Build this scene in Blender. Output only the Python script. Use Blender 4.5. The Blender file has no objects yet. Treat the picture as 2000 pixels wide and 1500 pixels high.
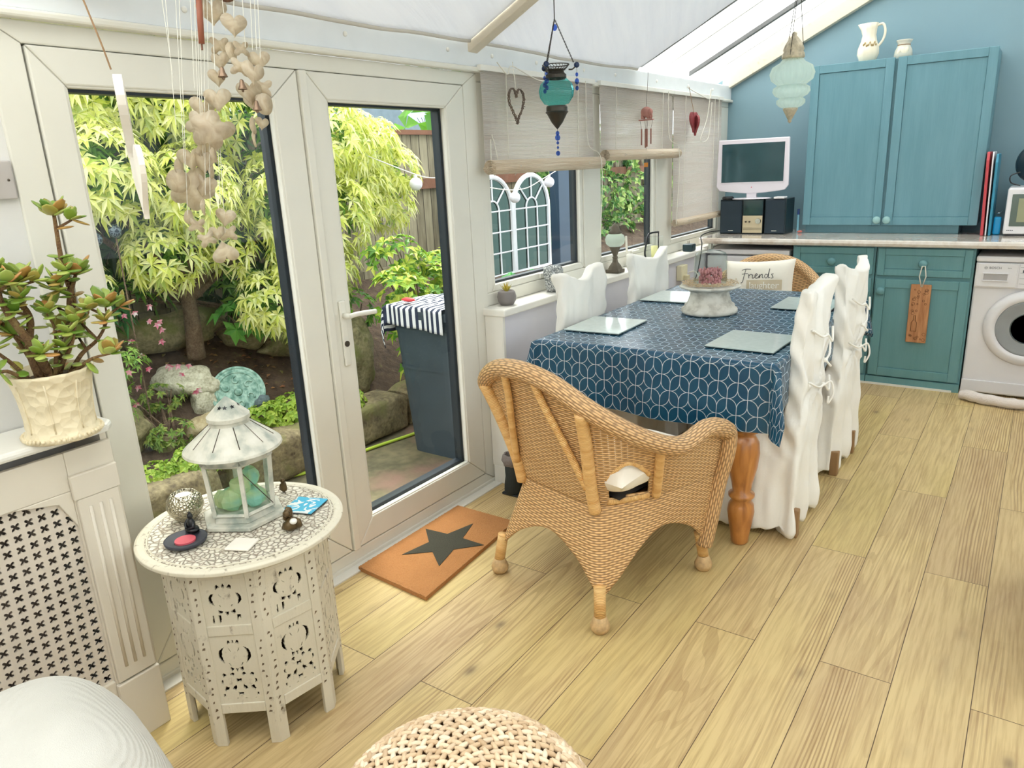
import bpy, math, random
import numpy as np
from mathutils import Vector, Matrix, noise as mn
random.seed(7); rng = np.random.default_rng(7)
PI = math.pi
sc = bpy.context.scene; COL = sc.collection
def lin(c):
    c = c / 255.0
    return c / 12.92 if c <= 0.04045 else ((c + 0.055) / 1.055) ** 2.4
def rgb(r, g, b): return (lin(r), lin(g), lin(b), 1.0)

# ---------------------------------------------------------------- camera, sky, sun, exposure
yaw, pitch, roll = math.radians(35.69948692), math.radians(16.34194993), math.radians(2.77015265)
FPX = 1441.13657
fw = Vector((-math.sin(yaw) * math.cos(pitch), math.cos(yaw) * math.cos(pitch), -math.sin(pitch)))
rt = Vector((math.cos(yaw), math.sin(yaw), 0)); dn = fw.cross(rt)
r2 = rt * math.cos(roll) + dn * math.sin(roll); d2 = dn * math.cos(roll) - rt * math.sin(roll)
cam = bpy.data.cameras.new('camera'); camo = bpy.data.objects.new('camera', cam); COL.objects.link(camo)
camo.matrix_world = Matrix(((r2.x, -d2.x, -fw.x, 0), (r2.y, -d2.y, -fw.y, 0), (r2.z, -d2.z, -fw.z, 1.48), (0, 0, 0, 1)))
cam.sensor_width = 36; cam.lens = 36 * FPX / 2000; cam.clip_start = 0.02
sc.camera = camo
sc.view_settings.view_transform = 'Standard'; sc.view_settings.look = 'None'
sc.view_settings.gamma = 1; sc.view_settings.use_curve_mapping = False
sc.view_settings.exposure = 1.38
w = bpy.data.worlds.new('overcast_sky'); sc.world = w; w.use_nodes = True
wn = w.node_tree; bg = wn.nodes['Background']
tc = wn.nodes.new('ShaderNodeTexCoord'); sx = wn.nodes.new('ShaderNodeSeparateXYZ'); wn.links.new(tc.outputs['Generated'], sx.inputs[0])
cr = wn.nodes.new('ShaderNodeValToRGB'); wn.links.new(sx.outputs[2], cr.inputs[0])
cr.color_ramp.elements[0].position = 0.0; cr.color_ramp.elements[0].color = (0.72, 0.76, 0.80, 1)
cr.color_ramp.elements[1].position = 0.7; cr.color_ramp.elements[1].color = (1.0, 1.0, 1.02, 1)
wn.links.new(cr.outputs[0], bg.inputs[0]); bg.inputs[1].default_value = 1.35
sun = bpy.data.lights.new('hazy_sun', 'SUN'); sun.energy = 2.0; sun.angle = math.radians(25); sun.color = (1.0, 0.96, 0.88)
suno = bpy.data.objects.new('hazy_sun', sun); COL.objects.link(suno)
suno.rotation_euler = Vector((0.25, -0.35, -1)).to_track_quat('-Z', 'Y').to_euler()

# ---------------------------------------------------------------- shader helpers
class V:
    def __init__(s, m, o): s.m = m; s.o = o
    def _b(s, op, a, b=None, c=None):
        n = s.m.nt.nodes.new('ShaderNodeMath'); n.operation = op
        for i, q in enumerate((a, b, c)):
            if q is None: continue
            if isinstance(q, V): s.m.nt.links.new(q.o, n.inputs[i])
            else: n.inputs[i].default_value = q
        return V(s.m, n.outputs[0])
    def __add__(s, b): return s._b('ADD', s, b)
    def __radd__(s, b): return s._b('ADD', b, s)
    def __sub__(s, b): return s._b('SUBTRACT', s, b)
    def __rsub__(s, b): return s._b('SUBTRACT', b, s)
    def __mul__(s, b): return s._b('MULTIPLY', s, b)
    def __rmul__(s, b): return s._b('MULTIPLY', b, s)
    def __truediv__(s, b): return s._b('DIVIDE', s, b)
    def sin(s): return s._b('SINE', s)
    def cos(s): return s._b('COSINE', s)
    def fract(s): return s._b('FRACT', s)
    def floor(s): return s._b('FLOOR', s)
    def abs(s): return s._b('ABSOLUTE', s)
    def sqrt(s): return s._b('SQRT', s)
    def lt(s, b): return s._b('LESS_THAN', s, b)
    def gt(s, b): return s._b('GREATER_THAN', s, b)
    def min(s, b): return s._b('MINIMUM', s, b)
    def max(s, b): return s._b('MAXIMUM', s, b)
    def mod(s, b): return s._b('FLOORED_MODULO', s, b)
    def pow(s, b): return s._b('POWER', s, b)
    def clamp(s): n = s._b('ADD', s, 0.0); n.o.node.use_clamp = True; return n
class Mat:
    def __init__(s, name):
        s.mat = bpy.data.materials.new(name); s.mat.use_nodes = True; s.nt = s.mat.node_tree
        s.p = s.nt.nodes['Principled BSDF']; s.out = s.nt.nodes['Material Output']; s._tc = None
    def coord(s, kind='Object'):
        if s._tc is None: s._tc = s.nt.nodes.new('ShaderNodeTexCoord')
        return s._tc.outputs[kind]
    def xyz(s, kind='Object'):
        n = s.nt.nodes.new('ShaderNodeSeparateXYZ'); s.nt.links.new(s.coord(kind), n.inputs[0])
        return [V(s, n.outputs[i]) for i in range(3)]
    def comb(s, x, y, z=0.0):
        n = s.nt.nodes.new('ShaderNodeCombineXYZ')
        for i, q in enumerate((x, y, z)):
            if isinstance(q, V): s.nt.links.new(q.o, n.inputs[i])
            else: n.inputs[i].default_value = q
        return n.outputs[0]
    def noise(s, scale, detail=2.0, vec=None, rough=0.5, dist=0.0, col=False):
        n = s.nt.nodes.new('ShaderNodeTexNoise'); s.nt.links.new(vec if vec is not None else s.coord(), n.inputs['Vector'])
        n.inputs['Scale'].default_value = scale; n.inputs['Detail'].default_value = detail
        n.inputs['Roughness'].default_value = rough; n.inputs['Distortion'].default_value = dist
        return n.outputs['Color'] if col else V(s, n.outputs[0])
    def voro(s, scale, vec=None, feat='F1', rnd=1.0, out=0):
        n = s.nt.nodes.new('ShaderNodeTexVoronoi'); n.feature = feat
        s.nt.links.new(vec if vec is not None else s.coord(), n.inputs['Vector'])
        n.inputs['Scale'].default_value = scale; n.inputs['Randomness'].default_value = rnd
        return V(s, n.outputs[out])
    def ramp(s, fac, stops, interp='LINEAR'):
        n = s.nt.nodes.new('ShaderNodeValToRGB'); n.color_ramp.interpolation = interp; s.nt.links.new(fac.o, n.inputs[0])
        e = n.color_ramp.elements
        while len(e) < len(stops): e.new(0.5)
        for q, (p, c) in zip(e, stops): q.position = p; q.color = c
        return n.outputs[0]
    def mix(s, fac, a, b, mode='MIX'):
        n = s.nt.nodes.new('ShaderNodeMix'); n.data_type = 'RGBA'; n.blend_type = mode
        for i, q in ((0, fac), (6, a), (7, b)):
            if isinstance(q, V): s.nt.links.new(q.o, n.inputs[i])
            elif hasattr(q, 'is_linked'): s.nt.links.new(q, n.inputs[i])
            else: n.inputs[i].default_value = q
        return n.outputs[2]
    def set(s, k, v):
        i = s.p.inputs[k]
        if isinstance(v, V): s.nt.links.new(v.o, i)
        elif hasattr(v, 'is_linked'): s.nt.links.new(v, i)
        else: i.default_value = v
        return s
    def bump(s, h, dist=0.002, strength=1.0):
        n = s.nt.nodes.new('ShaderNodeBump'); s.nt.links.new(h.o, n.inputs['Height'])
        n.inputs['Distance'].default_value = dist; n.inputs['Strength'].default_value = strength
        s.nt.links.new(n.outputs[0], s.p.inputs['Normal']); return s
    def holes(s, mask):      # mask 1 = open air
        t = s.nt.nodes.new('ShaderNodeBsdfTransparent'); m = s.nt.nodes.new('ShaderNodeMixShader')
        s.nt.links.new(mask.o, m.inputs[0]); s.nt.links.new(s.out.inputs[0].links[0].from_socket, m.inputs[1])
        s.nt.links.new(t.outputs[0], m.inputs[2]); s.nt.links.new(m.outputs[0], s.out.inputs[0]); return s
    def translucent(s, fac, color=None):
        t = s.nt.nodes.new('ShaderNodeBsdfTranslucent'); m = s.nt.nodes.new('ShaderNodeMixShader')
        if color is not None: t.inputs[0].default_value = color
        elif s.p.inputs['Base Color'].is_linked: s.nt.links.new(s.p.inputs['Base Color'].links[0].from_socket, t.inputs[0])
        else: t.inputs[0].default_value = s.p.inputs['Base Color'].default_value
        m.inputs[0].default_value = fac
        s.nt.links.new(s.out.inputs[0].links[0].from_socket, m.inputs[1]); s.nt.links.new(t.outputs[0], m.inputs[2])
        s.nt.links.new(m.outputs[0], s.out.inputs[0]); return s
def plain(name, c, rough=0.5, metal=0.0, var=0.06, vs=9.0, bump=0.0, bs=40.0, coat=0.0, spec=0.5):
    m = Mat(name); n = m.noise(vs, 4)
    lo = tuple(max(0, q * (1 - var)) for q in c[:3]) + (1,); hi = tuple(min(1, q * (1 + var)) for q in c[:3]) + (1,)
    m.set('Base Color', m.ramp(n, [(0.3, lo), (0.7, hi)])).set('Roughness', rough).set('Metallic', metal)
    m.set('Specular IOR Level', spec)
    if coat: m.set('Coat Weight', coat)
    if bump: m.bump(m.noise(bs, 5), bump)
    return m.mat
def glassy(name, tint=(1, 1, 1, 1), rough=0.0, clear=0.0):
    m = Mat(name); nt = m.nt; nt.nodes.remove(m.p)
    t = nt.nodes.new('ShaderNodeBsdfTransparent'); t.inputs[0].default_value = tint
    g = nt.nodes.new('ShaderNodeBsdfGlossy'); g.inputs['Roughness'].default_value = rough
    f = nt.nodes.new('ShaderNodeFresnel'); f.inputs[0].default_value = 1.45
    mx = nt.nodes.new('ShaderNodeMixShader')
    ge = nt.nodes.new('ShaderNodeNewGeometry'); fac = V(m, f.outputs[0]) * (1 - clear) * (1 - V(m, ge.outputs['Backfacing']))
    nt.links.new(fac.o, mx.inputs[0]); nt.links.new(t.outputs[0], mx.inputs[1]); nt.links.new(g.outputs[0], mx.inputs[2])
    nt.links.new(mx.outputs[0], m.out.inputs[0]); return m.mat

# ---------------------------------------------------------------- mesh helpers
class G:
    def __init__(s): s.v = []; s.f = []; s.uv = {}; s.mi = []
    def add(s, vs, fs, uvs=None):
        b = len(s.v); s.v += [tuple(q) for q in vs]
        for i, f in enumerate(fs):
            if uvs is not None: s.uv[len(s.f)] = uvs[i]
            s.f.append(tuple(b + j for j in f))
        return s
    def box(s, x0, x1, y0, y1, z0, z1):
        v = [(x, y, z) for z in (z0, z1) for y in (y0, y1) for x in (x0, x1)]
        return s.add(v, [(0, 2, 3, 1), (4, 5, 7, 6), (0, 1, 5, 4), (2, 6, 7, 3), (0, 4, 6, 2), (1, 3, 7, 5)])
    def cbox(s, c, d, M=None):
        b = len(s.v); s.box(-d[0] / 2, d[0] / 2, -d[1] / 2, d[1] / 2, -d[2] / 2, d[2] / 2)
        for i in range(b, len(s.v)):
            p = Vector(s.v[i]); p = (M @ p if M else p) + Vector(c); s.v[i] = tuple(p)
        return s
    def tube(s, pts, r, n=8, closed=False, cap=True, uvs=False):
        P = [Vector(p) for p in pts]; k = len(P)
        R = r if isinstance(r, (list, tuple)) else [r] * k
        T = []
        for i in range(k):
            a = P[(i - 1) % k] if (closed or i > 0) else P[i]; b = P[(i + 1) % k] if (closed or i < k - 1) else P[i]
            t = (b - a); T.append(t.normalized() if t.length > 1e-9 else Vector((0, 0, 1)))
        up = Vector((0, 0, 1)) if abs(T[0].z) < 0.9 else Vector((1, 0, 0))
        nx = T[0].cross(up).normalized(); vs = []; L = [0.0]
        for i in range(k):
            if i: nx = (nx - T[i] * nx.dot(T[i])); nx = nx.normalized() if nx.length > 1e-6 else T[i].orthogonal().normalized(); L.append(L[-1] + (P[i] - P[i - 1]).length)
            ny = T[i].cross(nx)
            for j in range(n):
                a = 2 * PI * j / n; vs.append(P[i] + (nx * math.cos(a) + ny * math.sin(a)) * R[i])
        fs = []; uv = []; m = k if closed else k - 1
        for i in range(m):
            for j in range(n):
                i2 = (i + 1) % k; j2 = (j + 1) % n
                fs.append((i * n + j, i * n + j2, i2 * n + j2, i2 * n + j))
                c0 = 2 * PI * R[i]; l1 = L[i2] if i2 else L[-1] + 0.01
                uv.append([(L[i], c0 * j / n), (L[i], c0 * (j + 1) / n), (l1, c0 * (j + 1) / n), (l1, c0 * j / n)])
        if cap and not closed:
            fs.append(tuple(range(n))[::-1]); fs.append(tuple((k - 1) * n + j for j in range(n)))
            uv.append([(0, 0)] * n); uv.append([(0, 0)] * n)
        return s.add(vs, fs, uv if uvs else None)
    def lathe(s, prof, n=32, c=(0, 0, 0), mod=None, cap=True):
        vs = []
        for (r, z) in prof:
            for j in range(n):
                a = 2 * PI * j / n; q = r * (mod(a, z) if mod else 1)
                vs.append((c[0] + q * math.cos(a), c[1] + q * math.sin(a), c[2] + z))
        fs = [(i * n + j, i * n + (j + 1) % n, (i + 1) * n + (j + 1) % n, (i + 1) * n + j) for i in range(len(prof) - 1) for j in range(n)]
        uv = [[(j / n, prof[i][1]), ((j + 1) / n, prof[i][1]), ((j + 1) / n, prof[i + 1][1]), (j / n, prof[i + 1][1])] for i in range(len(prof) - 1) for j in range(n)]
        if cap:
            if prof[0][0] > 1e-5: fs.append(tuple(range(n))[::-1]); uv.append([(0, 0)] * n)
            if prof[-1][0] > 1e-5: fs.append(tuple((len(prof) - 1) * n + j for j in range(n))); uv.append([(0, 0)] * n)
        return s.add(vs, fs, uv)
    def prism(s, poly, d, axis='z', at=0.0):
        def m(p, h):
            if axis == 'z': return (p[0], p[1], at + h)
            if axis == 'y': return (p[0], at + h, p[1])
            return (at + h, p[0], p[1])
        n = len(poly); vs = [m(p, 0) for p in poly] + [m(p, d) for p in poly]
        return s.add(vs, [tuple(range(n))[::-1], tuple(range(n, 2 * n))] + [(i, (i + 1) % n, n + (i + 1) % n, n + i) for i in range(n)])
    def grid(s, fn, nu, nv, uvf=None, cu=False, skip=None):
        vs = [fn(i / nu, j / nv) for j in range(nv + 1) for i in range(nu if cu else nu + 1)]
        W = nu if cu else nu + 1; fs = []; uv = []
        for j in range(nv):
            for i in range(nu):
                if skip and skip((i + .5) / nu, (j + .5) / nv): continue
                i2 = (i + 1) % W if cu else i + 1
                fs.append((j * W + i, j * W + i2, (j + 1) * W + i2, (j + 1) * W + i))
                q = [(i / nu, j / nv), ((i + 1) / nu, j / nv), ((i + 1) / nu, (j + 1) / nv), (i / nu, (j + 1) / nv)]
                uv.append([uvf(*a) if uvf else a for a in q])
        return s.add(vs, fs, uv)
    def ell(s, c, r, n=12, m=8, M=None, nz=0.0, seed=0.0, fr=2.0):
        vs = []; 
        for i in range(m + 1):
            t = PI * i / m
            for j in range(n):
                a = 2 * PI * j / n; d = Vector((math.sin(t) * math.cos(a), math.sin(t) * math.sin(a), math.cos(t)))
                k = 1 + (nz * mn.noise(d * fr + Vector((seed, seed * 1.7, 3.1))) if nz else 0)
                p = Vector((d.x * r[0] * k, d.y * r[1] * k, d.z * r[2] * k)); p = (M @ p if M else p) + Vector(c); vs.append(p)
        return s.add(vs, [(i * n + j, (i + 1) * n + j, (i + 1) * n + (j + 1) % n, i * n + (j + 1) % n) for i in range(m) for j in range(n)])
    def build(s, name, mat, parent=None, smooth=False, bev=0.0, solid=0.0, sub=0, loc=None, label=None, world=True, bseg=2):
        me = bpy.data.meshes.new(name); me.from_pydata(s.v, [], s.f); 
        if s.uv:
            ul = me.uv_layers.new(name='UVMap'); dat = [0.0] * (2 * len(me.loops)); k = 0
            for i, f in enumerate(s.f):
                q = s.uv.get(i)
                for j in range(len(f)):
                    if q: dat[2 * k], dat[2 * k + 1] = q[j]
                    k += 1
            ul.data.foreach_set('uv', dat)
        if smooth: me.polygons.foreach_set('use_smooth', [True] * len(me.polygons))
        me.materials.append(mat); me.update()
        o = bpy.data.objects.new(name, me); COL.objects.link(o)
        if bev:
            b = o.modifiers.new('bevel', 'BEVEL'); b.width = bev; b.segments = bseg; b.limit_method = 'ANGLE'; b.angle_limit = 0.6
            b.harden_normals = False
        if solid: b = o.modifiers.new('solid', 'SOLIDIFY'); b.thickness = solid; b.offset = 0
        if sub: b = o.modifiers.new('sub', 'SUBSURF'); b.levels = sub; b.render_levels = sub
        if smooth and (bev or not sub):
            pass
        if parent:
            o.parent = parent
            if world and parent.type == 'EMPTY': o.location = -parent.location
        if loc: o.location = loc
        if label: o['label'] = label
        return o
def tag(o, label=None, cat=None, group=None, kind=None):
    for k, q in (('label', label), ('category', cat), ('group', group), ('kind', kind)):
        if q: o[k] = q
    return o
def thing(name, label, cat, loc=(0, 0, 0), rz=0.0, group=None):
    o = bpy.data.objects.new(name, None); COL.objects.link(o); o.location = loc; o.rotation_euler = (0, 0, rz)
    o.empty_display_size = 0.05
    return tag(o, label, cat, group)
def struct(g, name, mat, label=None, **k): return tag(g.build(name, mat, **k), label, kind='structure')
def dup(root, loc, rz=None, label=None, group=None):
    def cp(o, par):
        c = o.copy(); COL.objects.link(c); c.parent = par
        for ch in o.children: cp(ch, c)
        return c
    r = cp(root, None); r.location = loc
    if rz is not None: r.rotation_euler = (0, 0, rz)
    if label: r['label'] = label
    if group: r['group'] = group
    return r
def text(s, name, size, mat, parent, M, ext=0.0005, shear=0.0, align='CENTER', space=1.0, warp=None):
    cu = bpy.data.curves.new(name, 'FONT'); cu.body = s; cu.size = size; cu.extrude = ext; cu.shear = shear
    cu.align_x = align; cu.align_y = 'CENTER'; cu.space_character = space; cu.materials.append(mat)
    o = bpy.data.objects.new(name, cu); COL.objects.link(o)
    me = bpy.data.meshes.new_from_object(o.evaluated_get(bpy.context.evaluated_depsgraph_get())); bpy.data.objects.remove(o)
    me.transform(M)
    if warp:
        for v in me.vertices: v.co = warp(v.co)
    me.name = name; me.materials.clear(); me.materials.append(mat); o = bpy.data.objects.new(name, me); COL.objects.link(o)
    if parent:
        o.parent = parent
        if parent.type == 'EMPTY': o.location = -parent.location
    return o
def catmull(P, n):
    P = [Vector(p) for p in P]; out = []; k = len(P)
    for i in range(k - 1):
        a, b, c, d = P[max(i - 1, 0)], P[i], P[i + 1], P[min(i + 2, k - 1)]
        for j in range(n):
            t = j / n; out.append(0.5 * ((2 * b) + (c - a) * t + (2 * a - 5 * b + 4 * c - d) * t * t + (3 * b - a - 3 * c + d) * t ** 3))
    out.append(P[-1]); return out
def rotz(a): return Matrix.Rotation(a, 3, 'Z')
# ---------------------------------------------------------------- materials
WHITE = plain('upvc_white', rgb(226, 224, 213), 0.32, var=0.015)
TRIM = plain('gloss_white_paint', rgb(232, 230, 222), 0.35, var=0.02)
WALLW = plain('white_wall_paint', rgb(224, 223, 220), 0.7, var=0.02, bump=0.001)
LILAC = plain('pale_lilac_wall', rgb(214, 213, 221), 0.75, var=0.02)
GASKET = plain('black_gasket', rgb(22, 34, 44), 0.4)
GLASS = glassy('window_glass', (0.96, 0.98, 0.97, 1), clear=0.4)
CGLASS = glassy('clear_glass', (0.95, 0.97, 0.96, 1))
GREY = plain('eaves_plastic', rgb(226, 230, 232), 0.35, var=0.03)
BLACK = plain('black_plastic', rgb(22, 26, 30), 0.35, spec=0.5)
CHROME = plain('chrome', rgb(210, 208, 200), 0.18, metal=1.0)
STEEL = plain('dark_metal', rgb(92, 84, 74), 0.4, metal=0.8, bump=0.001, bs=120)
CORD = plain('cotton_cord', rgb(226, 222, 210), 0.8)
ROPE = plain('jute_twine', rgb(150, 120, 88), 0.9, bump=0.002, bs=300)
def mk_floor():
    m = Mat('pine_plank_laminate'); x, y, z = m.xyz()
    W = 0.1965; L = 1.42
    u = (x - 0.008) / W; i = u.floor(); ux = u.fract()
    off = (i * 0.5).fract()                      # alternate rows shift half a board
    v = (y - 2.065) / L + off; j = v.floor(); vy = v.fract()
    sid = (i * 17.31 + j * 7.77)
    rnd = (sid * 12.9898).sin().abs() * 43.7; rnd = rnd.fract()
    vec = m.comb(x * 1.0 + rnd * 13.0, y * 0.06 + rnd * 31.0, rnd * 9.0)
    g1 = m.noise(6.0, 2, vec, 0.45, 0.6)
    rings = (g1 * 22.0).fract(); rings = ((rings - 0.5).abs() * 2.0).pow(0.8)
    vec2 = m.comb(x * 1.0 + rnd * 5.0, y * 0.05 + rnd * 3.0, rnd)
    fine = m.noise(90.0, 3, vec2, 0.6)
    big = m.noise(1.6, 3, m.comb(x, y * 0.5 + rnd * 4.0, rnd * 3))
    kv = m.comb(x * 1.0 + rnd * 4.7, y * 0.55 + rnd * 9.1, 0.0)
    kd = m.voro(5.2, kv); knot = (1.0 - (kd * 8.5)).clamp()
    halo = (1.0 - kd * 5.0).clamp()
    kr = ((kd * 60.0).sin() * 0.5 + 0.5) * halo
    base = m.ramp(big + (rnd - 0.5) * 0.25, [(0.28, rgb(196, 170, 126)), (0.5, rgb(212, 188, 134)), (0.72, rgb(206, 184, 122))])
    st = m.noise(1.1, 2, m.comb(x * 1.0 + rnd * 9.0, y * 0.3, 2.0))
    c = m.mix((rings.lt(0.42)) * ((st - 0.42) * 5.0).clamp() * 0.30, base, rgb(132, 98, 58))
    c = m.mix((fine - 0.42).clamp() * 1.7, c, rgb(150, 116, 74))
    c = m.mix(kr * 0.35 * (1 - knot), c, rgb(140, 106, 70))
    c = m.mix(knot * 0.75, c, rgb(92, 72, 56))
    stain = m.noise(5.0, 3, m.comb(x, y * 0.35 + rnd * 7, rnd * 5))
    c = m.mix(((stain - 0.62) * 5.0).clamp() * 0.35, c, rgb(120, 104, 92))
    ex = ux.min(1 - ux) * W; ey = vy.min(1 - vy) * L
    lw = m.noise(3.0, 2, m.comb(x * 1.6 + rnd * 7, y * 0.22 + rnd * 11, rnd * 2)); lf = ((x / 0.0105 + lw * 9.0).fract() - 0.5).abs()
    lmask = ((m.noise(1.0, 1, m.comb(x * 7 + rnd * 17, y * 0.35 + rnd * 5, 4.0)) - 0.50) * 9.0).clamp()
    c = m.mix(lf.gt(.30) * lmask * 0.55, c, rgb(134, 98, 62))
    seam = ex.min(ey).lt(0.0011)
    c = m.mix(seam, c, rgb(82, 60, 38))
    m.set('Base Color', c).set('Roughness', fine * 0.15 + 0.40)
    h = (ex.min(ey) * 400.0).clamp() + rings * 0.12 + fine * 0.1
    m.bump(h, 0.0012, 0.5); return m.mat
FLOOR = mk_floor()
BLUE = plain('blue_wall_paint', rgb(126, 157, 168), 0.6, var=0.04, vs=1.4)
def brushed(name, c, c2):
    m = Mat(name); x, y, z = m.xyz(); n = m.noise(5.0, 4, m.comb(x * 3, y * 3, z * 0.5)); n2 = m.noise(60, 2, m.comb(x * 3, y * 3, z * .1))
    m.set('Base Color', m.ramp(n * 0.7 + n2 * 0.3, [(0.35, c), (0.65, c2)])).set('Roughness', 0.38); return m.mat
TEAL = brushed('blue_green_cupboard_paint', rgb(96, 142, 154), rgb(108, 152, 165))
TEALD = brushed('teal_base_unit_paint', rgb(98, 148, 152), rgb(108, 155, 160))
def mk_fabric():
    m = Mat('white_roof_cloth'); x, y, z = m.xyz('UV')
    w_ = m.noise(3.0, 3, m.comb(x * 7.0 + y * 3, y * 0.6)); m.set('Base Color', m.ramp(w_, [(0.3, rgb(228, 228, 228)), (0.7, rgb(240, 239, 236))])).set('Roughness', 0.9)
    m.bump(w_, 0.02, 0.5); m.translucent(0.42, (0.74, 0.76, 0.80, 1)); return m.mat
FABRIC = mk_fabric()
def mk_poly():
    m = Mat('opal_polycarbonate'); x, y, z = m.xyz(); r = ((y * 60.0).fract() - 0.5).abs()
    m.set('Base Color', rgb(240, 242, 240)).set('Roughness', 0.3); m.bump(r, 0.002, 0.3); m.translucent(0.85, (0.93, 0.94, 0.93, 1)); return m.mat
POLY = mk_poly()
def mk_rafter():
    m = Mat('weathered_cream_timber'); n = m.noise(30, 5); f = m.noise(4, 4, rough=0.7)
    c = m.mix(((n * f * 4.0) - 1.25).clamp(), rgb(216, 206, 186), rgb(150, 126, 100))
    m.set('Base Color', c).set('Roughness', 0.6).bump(n, 0.003); return m.mat
TIMBER = mk_rafter()

# ---------------------------------------------------------------- room shell
X0 = -2.06; YB = 5.85; RS = 0.49
def zr(x): return 2.06 + RS * (x + 2.06)      # roof sheet height
struct(G().box(-2.2, 1.05, -1.7, 5.95, -0.12, 0.0), 'floor', FLOOR)
g = G(); g.prism([(-2.16, 0), (1.05, 0), (1.05, zr(1.05)), (-2.16, zr(-2.16))], 0.12, 'y', YB); struct(g, 'wall_back', BLUE)
g = G().box(0.95, 1.05, 4.2, YB, 0, 3.5).box(0.95, 1.05, -1.7, 0.9, 0, 3.5).box(0.95, 1.05, 0.9, 4.2, 0, 0.95).box(0.95, 1.05, 0.9, 4.2, 2.05, 3.5)
struct(g, 'wall_right', WALLW)
g = G().box(0.97, 1.03, 0.9, 4.2, .95, 1.01).box(0.97, 1.03, 0.9, 4.2, 1.99, 2.05)
for y in (0.9, 1.98, 3.06, 4.14): g.box(0.97, 1.03, y, y + .06, 1.01, 1.99)
o = struct(g, 'window_4', WHITE); G().box(.998, 1.002, 0.9, 4.2, 1.0, 2.0).build('pane', GLASS, o)  # unseen window, added so daylight fills the room from the right
g = G(); g.prism([(-2.16, 1.95), (1.05, 1.95), (1.05, zr(1.05)), (-2.16, zr(-2.16))], 0.1, 'y', -1.7)
g.box(-2.16, 1.05, -1.7, -1.6, 0, .8).box(-2.16, -.95, -1.7, -1.6, .8, 1.95).box(.65, 1.05, -1.7, -1.6, .8, 1.95); struct(g, 'wall_near', WALLW)
g = G()
for x in (-.95, -.18, .59): g.box(x, x + .06, -1.68, -1.62, .86, 1.89)
g.box(-.95, .65, -1.68, -1.62, .80, .86).box(-.95, .65, -1.68, -1.62, 1.89, 1.95); o = struct(g, 'window_5', WHITE); G().box(-.93, .63, -1.652, -1.648, .83, 1.92).build('pane', GLASS, o)  # unseen window behind the camera, added for fill on camera-facing surfaces
struct(G().box(-2.16, X0, -1.6, 0.835, 0, 1.89), 'wall_left', WALLW)
struct(G().box(-2.14, -1.955, 2.68, YB, 0, 0.83), 'wall_garden', LILAC)
struct(G().box(-2.10, -1.93, 2.655, YB, 0.83, 0.865), 'trim_1', TRIM, 'white window sill board on the low wall', bev=0.006)
struct(G().box(-1.955, -1.938, 2.70, 5.2, 0, 0.09).box(-2.045, -1.945, 2.662, 2.68, 0, 0.09), 'baseboard_garden', TRIM, bev=0.004)
struct(G().box(-1.9559, -1.949, 2.664, 2.6799, .09, .83).box(-2.05, -1.955, 2.664, 2.6799, .09, .83), 'trim_2', TRIM)
# eaves band and its screw caps
g = G().box(-2.14, -2.035, -1.6, YB, 1.89, 1.99); struct(g, 'trim_3', GREY, 'grey white eaves band above the doors and windows', bev=0.006)
g = G().box(-2.06, -2.02, -1.6, YB, 1.872, 1.892); struct(g, 'trim_4', WHITE, bev=0.006)
for i, y in enumerate([0.75, 1.35, 1.95, 2.5, 2.8, 3.15, 3.6, 3.95, 4.5, 5.0, 5.45]):
    g = G().ell((-2.033, y, 1.945), (0.006, 0.009, 0.009)); o = struct(g, 'trim_%d' % (20 + i), TRIM, smooth=True)
# roof: sheets, rafters, glazing bars
g = G(); g.prism([(-2.2, zr(-2.2)), (1.05, zr(1.05)), (1.05, zr(1.05) + 0.016), (-2.2, zr(-2.2) + 0.016)], 7.7, 'y', -1.75); struct(g, 'ceiling', POLY)
def rafter(name, y0, y1, mat, d0=0.105, d1=0.0, lab=None, xe=1.0):
    g = G(); g.prism([(-2.085, zr(-2.085) - d0), (xe, zr(xe) - d0), (xe, zr(xe) - d1), (-2.085, zr(-2.085) - d1)], y1 - y0, 'y', y0)
    return struct(g, name, mat, lab, bev=0.004)
rafter('trim_5', 2.635, 2.70, TIMBER, 0.125); rafter('trim_6', 4.262, 4.285, TRIM, 0.06); rafter('trim_7', 5.79, 5.85, TIMBER, 0.10)
rafter('trim_8', 1.05, 1.11, TIMBER, 0.125); rafter('trim_9', -0.5, -0.44, TIMBER, 0.125)
BAR = plain('dark_glazing_bar', rgb(110, 112, 112), 0.4)
rafter('trim_10', 5.13, 5.155, BAR, 0.03); rafter('trim_11', 4.375, 4.395, BAR, 0.03)
g = G()
for (a, b) in ((4.42, 4.46), (4.72, 4.735), (5.22, 5.24), (5.5, 5.515)): g.prism([(-2.06, zr(-2.06) - 0.006), (0.9, zr(0.9) - 0.006), (0.9, zr(0.9)), (-2.06, zr(-2.06))], b - a, 'y', a)
struct(g, 'trim_12', TRIM)
struct(G().prism([(-0.95, zr(-0.95) - 0.10), (-0.87, zr(-0.87) - 0.10), (-0.87, zr(-0.87) - 0.02), (-0.95, zr(-0.95) - 0.02)], 1.45, 'y', 4.32), 'trim_13', TIMBER)
struct(G().prism([(-0.2, zr(-0.2) - 0.10), (-0.14, zr(-0.14) - 0.10), (-0.14, zr(-0.14) - 0.02), (-0.2, zr(-0.2) - 0.02)], 4.4, 'y', -0.2), 'trim_14', TIMBER)
struct(G().box(0.128, 0.16, 2.19, 2.9, 0.0, 0.30), 'trim_15', TRIM, 'white painted board end at the right edge')
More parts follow.
